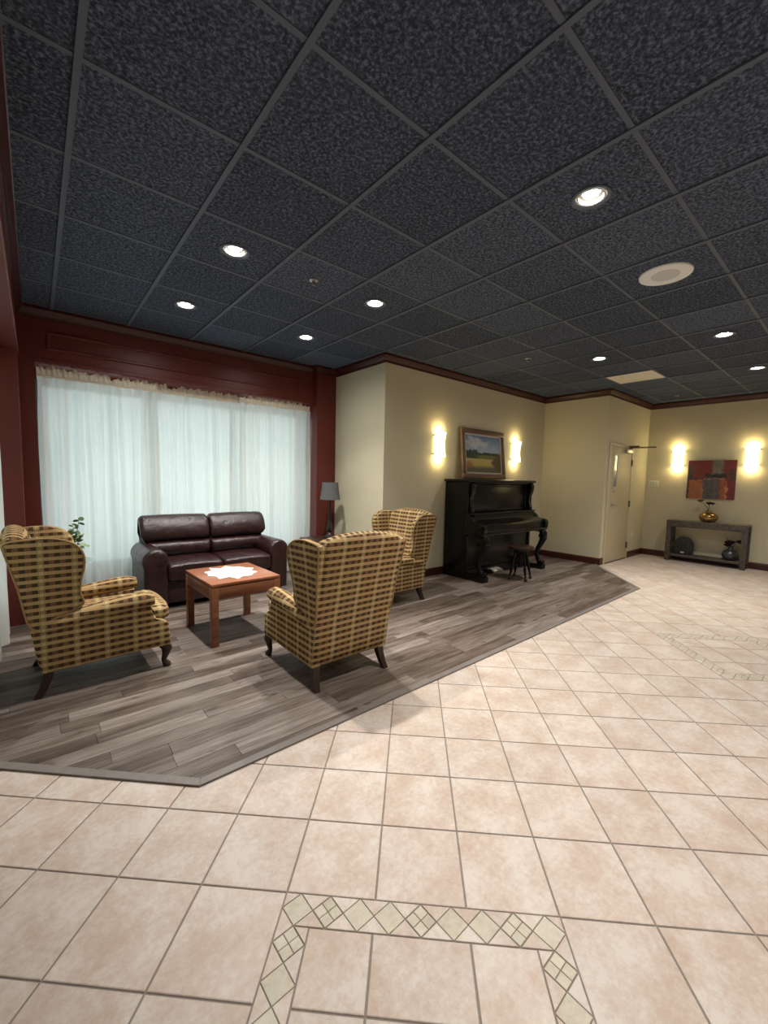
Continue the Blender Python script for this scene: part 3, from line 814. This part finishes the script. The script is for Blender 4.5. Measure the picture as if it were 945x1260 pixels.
# sconces: hourglass glass shade held by metal clips (front faces -y locally)
def sconce(label, xf):
    root = thing('wall_sconce', label, 'wall lamp', group='lit wall sconces'); root.matrix_world = xf
    MB().box(-.05, .05, -.018, 0, -.09, .09, .005).build('back_plate', 'steel', root)
    rings = []; n = 14
    for iz in range(15):
        z = -.165 + .33 * iz / 14; k = 1 - .20 * math.cos(z / .165 * PI / 2) ** 1.2
        ring = []
        for t_ in (1.0, .93):
            seq = range(n + 1) if t_ == 1.0 else range(n, -1, -1)
            for a in seq:
                th = PI * a / n
                ring.append((.098 * k * math.cos(th) * t_, -.014 - .095 * k * math.sin(th) * t_, z))
        rings.append(ring)
    MB().loft(rings).build('glass_shade', 'sconce', root)
    for sx in (-1, 1):
        for z in (-.13, .13): MB().box(sx * .090 - .012, sx * .090 + .012, -.03, 0, z - .012, z + .012, .003).build('clip', 'steel', root)
    for z in (.19, -.19):
        d = bpy.data.lights.new('sconce_glow', 'POINT'); d.energy = 1.0; d.color = (1.0, .80, .42); d.shadow_soft_size = .03
        o = bpy.data.objects.new('sconce_glow', d); COL.objects.link(o); o.parent = root; o.location = (0, -.06, z)
sconce('lit hourglass wall sconce left of the landscape painting', Matrix.Translation((4.30, YP, 1.842)))
sconce('lit hourglass wall sconce right of the landscape painting', Matrix.Translation((6.19, YP, 1.855)))
sconce('lit hourglass wall sconce left of the abstract canvas', Matrix.Translation((XE, 2.335, 1.842)) @ Matrix.Rotation(-PI / 2, 4, 'Z'))
sconce('lit hourglass wall sconce right of the abstract canvas', Matrix.Translation((XE, 1.315, 1.838)) @ Matrix.Rotation(-PI / 2, 4, 'Z'))
# abstract canvas
def quad_uv(name, w, h, y, mat, parent):
    me = bpy.data.meshes.new(name); me.from_pydata([(-w / 2, y, -h / 2), (w / 2, y, -h / 2), (w / 2, y, h / 2), (-w / 2, y, h / 2), (-w / 2, y + .004, -h / 2), (w / 2, y + .004, -h / 2), (w / 2, y + .004, h / 2), (-w / 2, y + .004, h / 2)], [], [(0, 1, 2, 3), (7, 6, 5, 4), (0, 4, 5, 1), (1, 5, 6, 2), (2, 6, 7, 3), (3, 7, 4, 0)])
    uv = me.uv_layers.new(name='UVMap')
    for l in me.loops:
        c = me.vertices[l.vertex_index].co; uv.data[l.index].uv = (c.x / w + .5, c.z / h + .5)
    me.materials.append(M[mat]); return link(name, me, parent)
root = thing('abstract_canvas', 'unframed square abstract canvas in red, orange and grey blocks', 'painting'); root.matrix_world = Matrix.Translation((XE, 1.828, 1.461)) @ Matrix.Rotation(-PI / 2, 4, 'Z')
MB().box(-.336, .336, -.032, 0, -.336, .336, .003).build('stretcher', 'redbase', root)
quad_uv('painted_face', .672, .672, -.0365, 'abstract', root)
# landscape painting leaning on the piano
PW_, PH_ = 1.06, .745
root = thing('landscape_painting', 'wood framed landscape painting of a golden field leaning above the piano', 'painting'); root.matrix_world = Matrix.Translation((5.24, 3.835, 1.384)) @ Matrix.Rotation(math.radians(-6.0), 4, 'X') @ Matrix.Translation((0, 0, PH_ / 2))
for a in ((-PW_ / 2, PW_ / 2, -PH_ / 2, -PH_ / 2 + .075), (-PW_ / 2, PW_ / 2, PH_ / 2 - .075, PH_ / 2), (-PW_ / 2, -PW_ / 2 + .075, -PH_ / 2 + .075, PH_ / 2 - .075), (PW_ / 2 - .075, PW_ / 2, -PH_ / 2 + .075, PH_ / 2 - .075)):
    MB().box(a[0], a[1], -.035, .008, a[2], a[3], .012).build('frame_rail', 'picframe', root)
m = MB(); iw, ih = PW_ / 2 - .075, PH_ / 2 - .075
for a in ((-iw, iw, -ih, -ih + .022), (-iw, iw, ih - .022, ih), (-iw, -iw + .022, -ih, ih), (iw - .022, iw, -ih, ih)): m.box(a[0], a[1], -.022, .0, a[2], a[3], .003)
m.build('liner', 'liner', root)
quad_uv('painted_canvas', 2 * iw - .04, 2 * ih - .04, -.012, 'landscape', root)

# ================================================================== WINGBACK ARMCHAIRS
def curve(pts, n=5):
    """Catmull-Rom through a closed 2-D polygon"""
    out = []; N = len(pts)
    for i in range(N):
        p0, p1, p2, p3 = pts[i - 1], pts[i], pts[(i + 1) % N], pts[(i + 2) % N]
        for k in range(n):
            t = k / n
            out.append(tuple(.5 * (2 * p1[d] + (p2[d] - p0[d]) * t + (2 * p0[d] - 5 * p1[d] + 4 * p2[d] - p3[d]) * t * t + (3 * p1[d] - p0[d] - 3 * p2[d] + p3[d]) * t ** 3) for d in (0, 1)))
    return out
def make_chair(label):
    root = thing('wingback_armchair', label, 'armchair', group='plaid wingback armchairs')
    HW = .31
    # seat base
    MB().box(.02, .655, -.25, .25, .155, .335, .02).build('seat_base', 'plaid', root, boxuv=True)
    # side panels with arm on top
    side = [(.0, .15), (-.045, .44), (.10, .445), (.30, .45), (.555, .46), (.565, .41), (.585, .365), (.63, .345), (.662, .31), (.668, .155), (.45, .158), (.2, .152)]
    for s in (-1, 1):
        a = sorted((s * .235, s * HW))
        MB().puff(side, 'y', a[0], a[1], .015, 3).build('side_panel', 'plaid', root, boxuv=True)
        rings = []
        for i in range(13):
            t = i / 12; x = -.02 + .595 * t; zc = .425 + .078 * math.sin(t * PI / 2) ** 1.0 - .006 * (1 if i == 12 else 0); r = .048 + .006 * t
            if i in (0, 12): r *= .72
            if i in (1, 11): r *= .97
            rings.append([(x, s * (.276 + .012 * t) + r * 1.12 * math.cos(2 * PI * k / 16), zc + r * math.sin(2 * PI * k / 16)) for k in range(16)])
        MB().loft(rings).build('arm', 'plaid', root, boxuv=True, angle=60)
    # backrest with rolled crest
    prof = curve([(.0, .16), (-.045, .44), (-.095, .70), (-.142, .93), (-.145, .985), (-.11, 1.015), (-.06, 1.005), (-.03, .965), (-.01, .90), (.03, .70), (.075, .50), (.11, .38), (.10, .18)], 4)
    def arch(x, y, z):
        k = abs(y) / .30
        return (x, y * (1 + .10 * max(0, (z - .3) / .7)), z - (.050 * k ** 2.4 * max(0, min(1, (z - .75) / .25))))
    MB().puff(prof, 'y', -.285, .285, .028, 5, 10, arch).build('backrest', 'plaid', root, boxuv=True, angle=60)
    # wings
    wing = curve([(-.035, .43), (-.085, .68), (-.132, .90), (-.128, .955), (-.04, .968), (.06, .970), (.135, .950), (.188, .908), (.212, .845), (.210, .775), (.195, .70), (.190, .62), (.205, .55), (.17, .515), (.08, .485)], 4)
    for s in (-1, 1):
        a = (.255, .315)
        def flare(x, y, z, s=s): return (x, s * (y + .040 * max(0, (z - .5) / .45) + .03 * max(0, (x - .02) / .2) * max(0, (z - .55) / .4)), z)
        wo = MB().puff(wing, 'y', a[0], a[1], .022, 4, 2, flare).build('wing', 'plaid', root, boxuv=True, angle=60)
        pts = [flare(p[0], .309, p[1]) for p in wing]; cxw = sum(p[0] for p in wing) / len(wing); czw = sum(p[1] for p in wing) / len(wing)
        MB().tube([(cxw + (p[0] - cxw) * .985, p[1], czw + (p[2] - czw) * .985) for p in pts + pts[:1]], .0055, 6).build('piping', 'pipe', wo)
    # T-shaped seat cushion
    cush = [(.06, -.225), (.555, -.225), (.575, -.245), (.58, -.28), (.64, -.285), (.675, -.25), (.688, -.12), (.69, 0), (.688, .12), (.675, .25), (.64, .285), (.58, .28), (.575, .245), (.555, .225), (.06, .225)]
    MB().puff(cush, 'z', .325, .435, .045, 5, 1, lambda x, y, z: (x, y, z + .010 * math.cos(min(1, abs(y) / .28) * PI / 2))).build('seat_cushion', 'plaid', root, boxuv=True, angle=60)
    # legs
    for s in (-1, 1):
        MB().tube([(.615, s * .262, .19), (.640, s * .275, .155), (.650, s * .282, .125), (.640, s * .279, .085), (.630, s * .276, .05), (.638, s * .279, .025), (.650, s * .283, .010), (.650, s * .283, 0)], [.034, .036, .032, .022, .016, .021, .025, .020], 12).build('front_leg', 'legwood', root)
        rings = []
        for x, y, z, h in ((.035, .262, .17, .026), (.022, .268, .10, .022), (.0, .276, .04, .019), (-.022, .282, 0, .018)):
            rings.append([(x - h, s * y - h, z), (x + h, s * y - h, z), (x + h, s * y + h, z), (x - h, s * y + h, z)])
        MB().loft(rings).build('rear_leg', 'legwood', root)
    root.scale = (1.05, 1.0, 1.0)
    return root
ch = make_chair('plaid wingback armchair at the left edge, seen from its side')
ch.location = (-.015, 3.405, .004); ch.rotation_euler.z = math.radians(1)
c2 = copy_tree(ch); c2.location = (1.595, 2.195, .004); c2.rotation_euler.z = PI / 2; c2['label'] = 'plaid wingback armchair with its back to the camera'
c3 = copy_tree(ch); c3.location = (3.285, 3.475, .004); c3.rotation_euler.z = PI; c3['label'] = 'plaid wingback armchair beside the black piano, facing the table'

# ================================================================== SOFA
root = thing('leather_loveseat', 'dark oxblood leather loveseat in front of the white curtains', 'sofa', (1.515, 4.84, .004))
SF = -.42
MB().box(-.56, .56, -.36, .28, .05, .29, .02).build('base', 'leather', root)
MB().box(-.68, .68, .16, .275, .05, .80, .04).build('back_frame', 'leather', root)
for s in (-1, 1):
    cxr, czr, rr = .645, .500, .118
    pts = [(cxr + rr * math.cos(math.radians(a)), czr + rr * math.sin(math.radians(a))) for a in range(-38, 224, 13)]
    prof = [(s * p[0], p[1]) for p in ([(.745, .05), (.750, .30), (.748, .41)] + pts[1:-1] + [(.540, .40), (.535, .30), (.535, .05)])]
    MB().puff(prof, 'x' if False else 'y', SF, .27, .035, 5, 6).build('arm', 'leather', root, angle=60)
for s in (0, 1):
    a = -.545 + .545 * s
    pr = curve([(-.43, .33), (-.435, .40), (-.41, .452), (-.2, .470), (.1, .462), (.16, .43), (.16, .32), (-.2, .285), (-.40, .29)], 4)
    MB().puff(pr, 'x', a + .003, a + .542, .035, 5, 8, lambda x, y, z, a=a: (x, y, z + (.012 * math.sin((x - a) / .545 * PI) if z > .4 else 0))).build('seat_cushion', 'leather', root, angle=70)
for s in (-1, 1):
    a0, a1 = (-.70, -.004) if s < 0 else (.004, .665)
    pr = curve([(.05, .44), (.0, .47), (-.035, .53), (-.02, .60), (.045, .635), (.005, .66), (-.005, .72), (.02, .80), (.07, .87), (.13, .905), (.20, .89), (.225, .82), (.23, .64), (.21, .46)], 4)
    def lean(x, y, z, s=s, a0=a0, a1=a1):
        t = (x - a0) / (a1 - a0); lo = .07 * max(0, min(1, (.70 - z) / .12))
        c = (a0 + a1) / 2
        if s < 0: x = x + (lo if x < c else 0) * min(1, (c - x) / .3) if x < c else x
        else: x = x - lo * min(1, (x - c) / .3) if x > c else x
        return (x, y - .012 * math.sin(t * PI), z + .008 * math.sin(t * PI))
    MB().puff(pr, 'x', a0, a1, .045, 5, 10, lean).build('back_cushion', 'leather', root, angle=70)
for sx in (-1, 1):
    for y in (-.37, .24): MB().box(sx * .64 - .035, sx * .64 + .035, y - .035, y + .035, 0, .06, .006).build('foot', 'cherry', root)

# ================================================================== COFFEE TABLE + DOILY
root = thing('coffee_table', 'reddish wood coffee table with square legs before the sofa', 'coffee table', (1.295, 3.575, .004), math.radians(1.5))
TX, TY, TH = .290, .330, .505
MB().box(-TX, TX, -TY, TY, TH - .024, TH, .004).build('table_top', 'cherrytop', root)
for s in (-1, 1):
    MB().box(-TX + .05, TX - .05, s * (TY - .012) - .010, s * (TY - .012) + .010, TH - .125, TH - .030, .003).build('apron', 'cherry', root)
    MB().box(s * (TX - .012) - .010, s * (TX - .012) + .010, -TY + .05, TY - .05, TH - .125, TH - .030, .003).build('apron', 'cherry', root)
MB().box(-TX + .014, TX - .014, -TY + .014, TY - .014, TH - .032, TH - .022).build('sub_top', 'cherry', root)
for sx in (-1, 1):
    for sy in (-1, 1): MB().box(sx * TX, sx * (TX - .055), sy * TY, sy * (TY - .055), 0, TH - .028, .003).build('leg', 'cherry', root)
star = []
for k in range(20):
    a = 2 * PI * k / 20 + .15; r = (1.0 if k % 2 == 0 else .78) * (1 + .08 * math.sin(k * 2.3))
    star.append((.225 * r * math.cos(a), .265 * r * math.sin(a)))
o = MB().prism(star, 0, .004, .002).build('doily', 'doily', loc=(1.29, 3.585, TH + .0045), smooth=False)
tag(o, 'white pointed crochet doily on the coffee table', 'doily')

# ================================================================== PIANO
root = thing('upright_piano', 'black upright piano with carved front legs against the cream wall', 'piano', (0, 0, .004))
PX0, PX1 = 4.455, 6.075; PB, PF = 3.915, 3.515
B = .006
for x in (PX0, PX1 - .045): MB().box(x, x + .045, PF - .005, PB, 0, 1.335, B).build('side_panel', 'piano', root)
MB().box(PX0 + .045, PX1 - .045, PB - .03, PB - .005, .02, 1.33).build('back_board', 'piano', root)
MB().box(PX0 - .035, PX1 + .035, PF - .045, PB + .005, 1.335, 1.372, .010).build('lid', 'piano', root)
MB().box(PX0 - .012, PX1 + .012, PF - .02, PF + .01, 1.312, 1.336, .006).build('cornice', 'piano', root)
up = MB().box(PX0 + .045, PX1 - .045, PF + .025, PF + .045, .90, 1.315, .004).build('upper_panel', 'piano', root)
m = MB(); xa, xb = PX0 + .14, PX1 - .14
for a in ((xa, xb, 1.27, 1.295), (xa, xb, .925, .95), (xa, xa + .025, .95, 1.27), (xb - .025, xb, .95, 1.27)): m.box(a[0], a[1], PF + .012, PF + .028, a[2], a[3], .005)
m.build('panel_moulding', 'piano', up)
for x in (PX0 + .035, PX1 - .105):        # scrolled consoles between lid and key shelf
    pr = curve([(PF + .03, 1.31), (PF - .05, 1.31), (PF - .062, 1.26), (PF - .045, 1.18), (PF - .015, 1.10), (PF - .02, 1.02), (PF - .04, .955), (PF - .035, .91), (PF + .03, .91)], 4)
    MB().puff(pr, 'x', x, x + .07, .010, 3).build('console_bracket', 'piano', root)
MB().box(PX0 - .005, PX1 + .005, PF - .075, PF + .03, .885, .912, .008).build('music_shelf', 'piano', root)
fb = [(PF - .03, .885), (PF - .065, .885), (PF - .085, .845), (PF - .115, .815), (PF - .20, .795), (PF - .262, .772), (PF - .275, .745), (PF - .27, .665), (PF - .03, .665)]
MB().puff(fb, 'x', PX0 + .075, PX1 - .075, .004, 2).build('fallboard', 'piano', root)
for x in (PX0 - .012, PX1 - .068):
    ck = curve([(PF + .02, .88), (PF - .09, .86), (PF - .14, .80), (PF - .25, .785), (PF - .30, .75), (PF - .30, .68), (PF - .28, .645), (PF - .1, .64), (PF + .02, .64)], 4)
    MB().puff(ck, 'x', x, x + .08, .010, 3).build('key_cheek', 'piano', root)
MB().box(PX0 - .015, PX1 + .015, PF - .285, PF + .02, .618, .665, .010).build('key_bed', 'piano', root)
MB().box(PX0 + .045, PX1 - .045, PF + .01, PF + .03, .12, .62, .004).build('lower_panel', 'piano', root)
MB().box(PX0 + .045, PX1 - .045, PF - .005, PF + .03, .01, .12, .006).build('bottom_rail', 'piano', root)
for x in (PX0 + .065, PX1 - .065):
    yf = PF - .215
    MB().box(x - .062, x + .062, PF - .30, PF, .0, .075, .012).build('toe_block', 'piano', root)
    lg = MB().tube([(x, yf - .02, .625), (x, yf - .055, .56), (x, yf - .06, .49), (x, yf - .02, .40), (x, yf + .035, .30), (x, yf + .04, .20), (x, yf + .0, .12), (x, yf - .03, .07)], [.045, .058, .052, .042, .033, .030, .038, .045], 14).build('carved_leg', 'piano', root)
    m = MB(); m.tube([(x - .052, yf - .045, .525), (x + .052, yf - .045, .525)], .042, 16); m.tube([(x - .045, yf - .045, .105), (x + .045, yf - .045, .105)], .033, 16)
    m.build('scroll', 'piano', lg)
    MB().box(x - .055, x + .055, yf - .06, PF, .585, .622, .01).build('leg_bracket', 'piano', root)
for k in (-1, 0, 1):
    x = (PX0 + PX1) / 2 - .22 + k * .075
    MB().tube([(x, PF + .0, .085), (x, PF - .06, .095), (x, PF - .12, .075), (x, PF - .15, .065)], [.012, .014, .026, .020], 10).build('pedal', 'brass', root)

# ================================================================== PIANO STOOL
root = thing('piano_stool', 'round dark wood piano stool with turned legs tucked at the piano', 'stool', (5.12, 3.08, .004))
MB().lathe([(.0005, .415), (.13, .415), (.165, .425), (.175, .44), (.172, .458), (.155, .466), (.0005, .462)], n=32, caps=False).build('seat', 'pianob', root)
MB().lathe([(.0005, .16), (.03, .17), (.02, .20), (.035, .24), (.03, .30), (.05, .36), (.095, .385), (.10, .415), (.0005, .416)], n=20, caps=False).build('centre_post', 'piano', root)
for k in range(4):
    a = PI / 4 + k * PI / 2 + .25; ca_, sa_ = math.cos(a), math.sin(a)
    def P(r, z): return (r * ca_, r * sa_, z)
    lg = MB().tube([P(.075, .40), P(.085, .36), P(.098, .30), P(.108, .25), P(.118, .20), P(.128, .15), P(.142, .09), P(.155, .045)], [.018, .021, .014, .021, .015, .021, .014, .012], 10).build('leg', 'piano', root)
    MB().lathe([(.0005, 0), (.018, .004), (.024, .02), (.020, .036), (.010, .048), (.0005, .05)], P(.158, 0), 12, caps=False).build('claw_foot', 'pianob', lg)
    MB().tube([P(.02, .21), P(.115, .215)], .008, 8).build('stretcher', 'piano', root)

# ================================================================== END TABLE + LAMP
root = thing('end_table', 'dark wood end table in the corner holding the table lamp', 'end table', (2.98, 4.70, .004))
MB().box(-.27, .27, -.25, .25, .515, .54, .006).build('table_top', 'darktable', root)
MB().box(-.245, .245, -.225, .225, .39, .515, .004).build('apron_box', 'darktable', root)
dr = MB().box(-.20, .20, -.236, -.224, .405, .50, .004).build('drawer', 'darktable', root)
MB().lathe([(.008, 0), (.008, .012), (.016, .02), (.012, .028), (.0005, .03)], n=14).build('knob', 'brass', dr).matrix_world = Matrix.Translation((0, -.236, .4525)) @ Matrix.Rotation(PI / 2, 4, 'X')
for sx in (-1, 1):
    for sy in (-1, 1): MB().box(sx * .245, sx * .20, sy * .225, sy * .18, 0, .39, .004).build('leg', 'darktable', root)
root = thing('table_lamp', 'dark table lamp with flared grey shade beside the red column', 'lamp', (3.04, 4.72, .545))
MB().lathe([(.0005, 0), (.085, .0), (.088, .012), (.06, .03), (.03, .05), (.022, .07), (.034, .09), (.040, .12), (.030, .17), (.018, .20), (.026, .23), (.020, .27), (.012, .34), (.014, .40), (.010, .50), (.0005, .52)], n=24, caps=False).build('base', 'lampbase', root)
MB().lathe([(.136, .515), (.128, .56), (.117, .63), (.110, .70), (.107, .745), (.104, .745), (.107, .70), (.114, .63), (.125, .56), (.133, .515), (.136, .515)], n=36, caps=False).build('lamp_shade', 'lampshade', root)
m = MB().lathe([(.0005, .74), (.006, .742), (.010, .755), (.006, .77), (.0005, .772)], n=12, caps=False)
for k in range(3): m.tube([(0, 0, .735), (.105 * math.cos(k * 2.1), .105 * math.sin(k * 2.1), .735)], .002, 6)
m.build('finial', 'lampbase', root)

# ================================================================== PLANT ON GLASS TABLE
root = thing('glass_side_table', 'small round glass side table behind the left armchair', 'side table', (.175, 4.58, .004))
MB().lathe([(.0005, .556), (.20, .556), (.203, .560), (.20, .566), (.0005, .566)], n=40, caps=False).build('glass_top', 'tglass', root)
MB().lathe([(.0005, 0), (.12, .0), (.12, .012), (.03, .03), (.018, .06), (.018, .53), (.06, .55), (.06, .555), (.0005, .555)], n=24, caps=False).build('pedestal', 'lampbase', root)
root = thing('potted_plant', 'leafy green eucalyptus plant peeking above the left armchair', 'plant', (.20, 4.58, .571))
MB().lathe([(.0005, 0), (.04, 0), (.055, .03), (.058, .07), (.052, .075), (.045, .07), (.0005, .065)], n=20, caps=False).build('pot', 'pot', root)
rp = random.Random(5)
sprigs = [((.03, -.03), (.085, -.05, .385), 5), ((-.01, 0), (.045, .02, .30), 6), ((.02, .02), (.10, .0, .22), 6), ((0, -.02), (-.01, -.04, .25), 6), ((.01, .01), (.02, .06, .26), 6), ((.0, .0), (.13, -.02, .13), 5)]
leafme = {}
for mt in ('leaf', 'leafd'):
    pr = [(.019 * math.cos(2 * PI * k / 10), .024 + .024 * math.sin(2 * PI * k / 10)) for k in range(10)]
    mb = MB().loft([[(p[0], p[1], -.0006 + .18 * abs(p[0])) for p in pr], [(p[0], p[1], .0008 + .18 * abs(p[0])) for p in pr]]); leafme[mt] = mb.mesh('leaf', mt)
for (bx, by), (tx, ty, tz), nl in sprigs:
    pts = [Vector((bx * .5, by * .5, .06)).lerp(Vector((tx, ty, tz)), t) + Vector((.015 * math.sin(t * 3), .01 * math.sin(t * 4), 0)) for t in (0, .25, .5, .75, 1)]
    st = MB().tube(pts, [.003, .003, .0025, .002, .0015], 6).build('stem', 'leafd', root)
    for k in range(nl * 2):
        t = .35 + .65 * k / (nl * 2 - 1); i = min(3, int(t * 4)); p = pts[i].lerp(pts[i + 1], t * 4 - i)
        lf = link('leaf', leafme['leafd' if (tz > .35 or rp.random() < .25) else 'leaf'], st, p)
        lf.rotation_euler = (rp.uniform(-.9, .9), rp.uniform(-.6, .6), k * 2.4 + rp.random()); sc = rp.uniform(.75, 1.1); lf.scale = (sc, sc, sc)

# ================================================================== CONSOLE TABLE + ORNAMENTS
CYC = 1.795
root = thing('console_table', 'weathered grey wooden console table under the abstract canvas', 'console table'); root.matrix_world = Matrix.Translation((8.855, CYC, 0)) @ Matrix.Rotation(-PI / 2, 4, 'Z')
CW, CD = .565, .150   # local x = along wall, local -y = toward room
MB().box(-CW, CW, -CD, CD, .700, .728, .006).build('table_top', 'rustictop', root)
MB().box(-CW + .005, CW - .005, -CD - .001, -CD + .025, .615, .7275, .004).build('apron', 'rustic', root)
MB().box(-CW + .02, CW - .02, CD - .03, CD - .008, .62, .70, .004).build('apron', 'rustic', root)
for s in (-1, 1): MB().box(s * CW, s * (CW - .03), -CD + .03, CD - .01, .62, .70, .003).build('apron', 'rustic', root)
for sx in (-1, 1):
    for sy in (-1, 1): MB().box(sx * (CW - .004), sx * (CW - .076), sy * (CD - .003), sy * (CD - .06), 0, .70, .005).build('leg', 'rustic', root)
for k in range(3): MB().box(-CW + .012, CW - .012, -CD + .012 + k * .092, -CD + .10 + k * .092, .085, .122, .004).build('shelf_board', 'rustic', root)

def bloom(m, c, r, seed):
    q = random.Random(seed)
    for k in range(11):
        a = k * 2.4; tilt = .12 + .075 * k; rr = r * (.7 + .035 * k)
        d = Vector((math.cos(a) * math.sin(tilt), math.sin(a) * math.sin(tilt), math.cos(tilt)))
        side = Vector((-math.sin(a), math.cos(a), 0)); up_ = d.cross(side)
        P0 = Vector(c); ring = []
        for t, wdt in ((.0, .10), (.5, .55), (.85, .45), (1.0, .15)):
            ring.append((P0 + d * rr * t, wdt * rr))
        vs = []; fs = []
        for p, wv in ring: vs += [p - side * wv, p + up_ * wv * .35, p + side * wv]
        for i in range(3):
            for j in range(2): fs.append((i * 3 + j, i * 3 + j + 1, i * 3 + j + 4, i * 3 + j + 3))
        m.add(vs, fs)
    m.lathe([(.001, 0), (r * .32, r * .12), (r * .45, r * .35), (r * .36, r * .62), (.001, r * .78)], c, 10)
    return m
root = thing('gold_vase', 'squat gold vase on the console top', 'vase', (8.85, 1.785, .7285)); root.scale = (1.12, 1.12, 1.12)
MB().lathe([(.0005, 0), (.05, .0), (.085, .018), (.118, .055), (.124, .085), (.105, .12), (.06, .145), (.035, .152), (.033, .165), (.040, .178), (.034, .178), (.028, .165), (.0005, .15)], n=36, caps=False).build('vase_body', 'gold', root)
fl = thing('dried_flower', 'dark dried blooms standing in the gold vase', 'flowers', (8.85, 1.785, .885))
MB().tube([(0, 0, 0), (.005, .01, .06), (0, .005, .12), (0, .01, .155)], .005, 6).build('stem', 'stemd', fl)
MB().tube([(0, 0, 0), (0, .02, .08), (0, .08, .16), (0, .12, .19)], .004, 6).build('stem', 'stemd', fl)
bloom(MB(), (0, .01, .145), .062, 1).build('bloom', 'flower', fl); bloom(MB(), (0, -.04, .145), .050, 2).build('bloom', 'flower', fl); bloom(MB(), (0, .13, .18), .062, 3).build('bloom', 'flower2', fl)

root = thing('arched_ornament', 'dark arched carved ornament on the console shelf', 'ornament'); root.matrix_world = Matrix.Translation((8.87, 2.115, .1225)) @ Matrix.Rotation(-PI / 2, 4, 'Z')
arch_ = [(-.145, 0), (.145, 0)] + [(.145 * math.cos(PI * k / 16), .165 + .145 * math.sin(PI * k / 16)) for k in range(17)]
MB().puff(arch_, 'y', -.05, .05, .012, 3).build('arch_body', 'carved', root)
m = MB(); pr = [(.125 * math.cos(PI * k / 16), .165 + .125 * math.sin(PI * k / 16)) for k in range(17)]
m.tube([(-.125, -.052, .02)] + [(-p[0], -.052, p[1]) for p in pr] + [(.125, -.052, .02)], .007, 6); m.build('rim', 'carved', root)
m = MB()
for k in range(8):
    a = k * PI / 4 + PI / 8; c = Vector((0, -.054, .165)); d = Vector((math.cos(a), 0, math.sin(a)))
    m.tube([c + d * .015, c + d * .04, c + d * .07, c + d * .092], [.006, .017, .015, .004], 8)
m.lathe([(.0005, 0), (.014, .0), (.010, .012), (.0005, .014)], (0, -.05, .16), 12); m.build('flower_relief', 'carved', root)
m = MB(); m.loft([[(x, yy, z) for x, z in circ(0, .035, .03, 18, ry=.012)] for yy in (-.05, -.060)]); m.build('oval_plate', 'plate', root)

root = thing('pewter_vase', 'dark pewter bottle vase on the console shelf', 'vase', (8.85, 1.455, .1225))
MB().lathe([(.0005, 0), (.06, .0), (.095, .03), (.114, .075), (.112, .115), (.085, .155), (.045, .18), (.032, .20), (.034, .225), (.042, .235), (.036, .235), (.027, .22), (.0005, .19)], n=36, caps=False).build('vase_body', 'pewter', root)
fl = thing('dried_flower', 'black dried blooms and twigs in the pewter vase', 'flowers', (8.85, 1.455, .32))
for k, (dy, dz) in enumerate(((-.14, .14), (.03, .12), (.05, .16), (.12, .10), (-.02, .19), (.08, .19), (-.06, .18))): MB().tube([(0, 0, 0), (.01 * (k - 3) / 3, dy * .4, dz * .6), (.02 * (k - 3) / 3, dy, dz)], [.004, .003, .0015], 6).build('stem', 'stemd', fl)
MB().tube([(0, -.01, -.01), (.0, -.075, .10), (0, -.09, -.02), (-.02, -.085, -.12)], [.004, .004, .003, .002], 6).build('stem', 'stemd', fl)
bloom(MB(), (0, .015, .05), .10, 4).build('bloom', 'flower', fl); bloom(MB(), (-.02, -.12, .09), .08, 5).build('bloom', 'flower', fl); bloom(MB(), (-.01, .045, .02), .07, 6).build('bloom', 'flower', fl)
